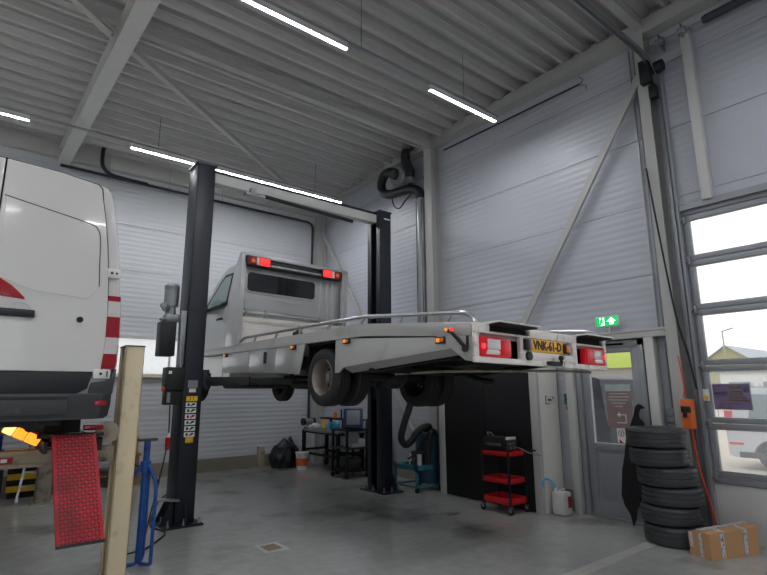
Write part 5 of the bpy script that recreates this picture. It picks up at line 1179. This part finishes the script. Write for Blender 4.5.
mb = MB(); mb.box((7.0545, 2.24, 1.515), (7.056, 2.44, 1.53)).box((7.0545, 2.33, 1.475), (7.056, 2.45, 1.495)).box((7.0545, 2.34, 1.62), (7.056, 2.46, 1.66)).box((7.0545, 2.10, 1.66), (7.056, 2.15, 1.72)); mb.build('lilac_lettering', M['lilac'], o)
# floor fittings
o = thing('floor_drain', (2.83, 5.6, 0), 'square floor hatch with pale frame in front of left lift post', 'hatch')
mb = MB(); a0, a1, b0, b1 = 2.70, 2.98, 5.42, 5.74
mb.box((a0, b0, 0), (a1, b0+.05, .006)).box((a0, b1-.05, 0), (a1, b1, .006)).box((a0, b0+.05, 0), (a0+.05, b1-.05, .006)).box((a1-.05, b0+.05, 0), (a1, b1-.05, .006)); mb.build('frame', M['steelw'], o)
MB().box((a0+.05, b0+.05, 0), (a1-.05, b1-.05, .004)).build('cover', pm('rusty_cover', (150, 132, 112), .7, var=.25, scale=12), o)
tag(MB().box((5.42, 5.36, 0), (5.62, 5.54, .004)).build('floor_plate', M['galv'], loc=(5.52, 5.45, 0)), 'small pale metal floor plate right of the right lift post', 'plate')
tag(MB().tube(bez([(1.66, 6.3, .01), (1.9, 6.6, .01), (2.1, 6.95, .01), (2.05, 7.4, .01), (2.3, 8.2, .01), (2.7, 9.2, .01), (3.4, 10.2, .01)]), .012, 6).build('floor_cable', M['rubberd'], loc=(1.66, 6.3, 0)), 'black cable lying on floor behind the blue stand', 'cable')

# ================================================================== OUTSIDE
struct(MB().box((WX+.16, -60, -.2), (140, 80, -.03)), 'ground', M['pave'])
struct(MB().box((-60, BY+.16, -.2), (WX+.16, 80, -.03)), 'ground', M['pave'])
def car(name, x, y, z, L, W, H, paint, label, cat, hood=.22, ride=.25, lamps=True):
    """body with wheel arches, glasshouse, lamps and wheels; rear at +Y end, side facing -X"""
    o = thing(name, (x+W/2, y-L/2, z), label, cat)
    r = .33; ya, yb = y-.85, y-L+.85
    pr = [(y, z+ride+.05), (y+.02, z+.9), (y-.06, z+H*.62), (y-.22, z+H-.05), (y-.4, z+H), (y-L*(1-hood)*.75, z+H-.02), (y-L*(1-hood), z+H*.62), (y-L+.15, z+H*.52), (y-L, z+H*.42), (y-L, z+ride+.05), (y-L+.1, z+ride)]
    for yc in (yb, ya): pr += [(yc - (r+.07)*math.cos(t), z+ride+(r+.07)*math.sin(t)) for t in [PI*k/10 for k in range(11)]]
    pr += [(y-.1, z+ride)]
    mb = MB(); mb.prism(pr, 'x', x, x+W); 
    for v in mb.bm.verts:
        t = max(0, (v.co.z-z-H*.6)/(H*.4)); v.co.x = x+W/2 + (v.co.x-x-W/2)*(1-.2*t)
    mb.build('body', paint, o)
    def xi(zz): t = max(0, (zz-z-H*.6)/(H*.4)); return x+W/2-(W/2)*(1-.2*t)
    for ya_, yb_ in ((y-.45, y-1.5), (y-1.6, y-2.5)):
        if yb_ < y-L*(1-hood)+.15: yb_ = y-L*(1-hood)+.2
        mb = MB(); z0, z1 = z+H*.63, z+H*.92; vs = [mb.bm.verts.new(c) for c in ((xi(z0)-.005, ya_, z0), (xi(z0)-.005, yb_, z0), (xi(z1)-.005, yb_+.1, z1), (xi(z1)-.005, ya_-.05, z1))]
        vs2 = [mb.bm.verts.new(v.co+Vector((.015, 0, 0))) for v in vs]; mb.bm.faces.new(vs); mb.bm.faces.new(vs2[::-1])
        for i in range(4): mb.bm.faces.new((vs[i], vs[(i+1) % 4], vs2[(i+1) % 4], vs2[i]))
        mb.build('window', M['glasss'] if lamps else M['glassd'], o)
    for yc in (ya, yb):
        for xx in (x+.1, x+W-.1):
            t = tyre(MB(), (xx, yc, z+r), (1, 0, 0), r, .2, .2, 32).build('wheel', M['rubber'], o)
            s = -1 if xx < x+W/2 else 1
            MB().lathe([(.205, .08), (.18, .04), (.1, .06), (0, .06)], (xx, yc, z+r), (s, 0, 0), 20).build('rim', M['alu'], t)
    if lamps: MB().box((x-.008, y-.14, z+.95), (x+.1, y+.02, z+1.25), .02).build('tail_lamp', M['red'], o)
    if lamps: MB().box((x-.006, y-.3, z+.52), (x+.05, y-.02, z+.57), .01).build('reflector', M['red'], o)
    MB().box((x-.02, y-L+.3, z+ride), (x+.03, y-.2, z+ride+.12)).build('sill', M['vanb'], o)
    return o
car('car', 13.5, 4.55, -.03, 4.5, 1.8, 1.75, M['carw'], 'white car parked outside beyond the overhead door', 'car')
car('car', 14.8, 10.9, -.03, 4.4, 1.8, 1.75, M['carw'], 'white car outside seen right of the brown door notice', 'car')
v2 = car('van', 10.6, 10.75, -.03, 5.0, 1.95, 2.0, M['card2'], 'dark van parked outside behind the glazed door', 'van', hood=.07, lamps=False)
v2.scale = (1, -1, 1)
MB().box((10.36, 10.34, 1.66), (10.58, 10.46, 1.92), .03).bar((10.5, 10.4, 1.7), (10.66, 10.36, 1.6), .06, .06).build('mirror', M['black'], v2)
o = thing('gabled_shed', (62, 19.4, 0), 'olive gabled building far outside the overhead door', 'building')
MB().prism([(17.2, 0), (21.6, 0), (21.6, 4.4), (19.4, 5.95), (17.2, 4.4)], 'x', 60, 72).build('walls', M['olive'], o)
for s in (1, -1): MB().bar((66, 19.4, 6.02), (66, 19.4+s*2.5, 4.25), 12.4, .12, (0, s*.6, 1)).build('roof', M['frame'], o)
o = thing('neighbour_hall', (27, 16, 0), 'grey building with lime green fascia outside the glazed door', 'building')
MB().box((25.2, 11.9, 0), (28.4, 24, 2.76)).build('walls', M['gwall'], o)
MB().box((25.0, 11.8, 2.74), (28.5, 24.1, 3.9), .02).build('fascia', M['lime'], o)
for yy in (11.95, 14.7): MB().box((25.05, yy-.15, 0), (25.25, yy+.15, 2.75)).build('corner_trim', M['lime'], o)
MB().box((25.1, 12.5, 1.9), (25.2, 13.5, 2.1)).build('window', M['whitep'], o)
o = thing('street_lamp', (55, 17.85, 0), 'slim street lamp in front of the olive gable', 'street lamp')
MB().cyl((55, 17.85, 0), (55, 17.85, 7.0), .09, .06, n=10).build('pole', M['galv'], o); MB().bar((55, 17.9, 7.0), (55, 16.9, 7.25), .14, .1).build('lamp_head', M['galv'], o)
o = thing('fence', (30, 8, 0), 'grey bar fence outside behind the white car', 'fence')
for z in (.25, 1.75): MB().box((29.98, -4, z), (30.02, 11.0, z+.06)).build('rail', M['frame'], o)
y = -3.9
while y < 10.9: MB().box((29.985, y, 0), (30.015, y+.03, 1.95)).build('bar', M['frame'], o); y += .28
o = thing('far_depot', (48, 2, 0), 'pale long building across the yard beyond the fence', 'building')
MB().box((46, -30, 0), (54, 15.5, 2.9)).build('walls', M['whitep'], o); MB().box((45.8, -30.2, 2.9), (54.2, 15.7, 3.3)).build('roof_edge', M['galv'], o)
for k in range(9): MB().box((45.9, 13.5-2.2*k, 1.3), (46.0, 14.9-2.2*k, 2.2)).build('window', M['glasss'], o)
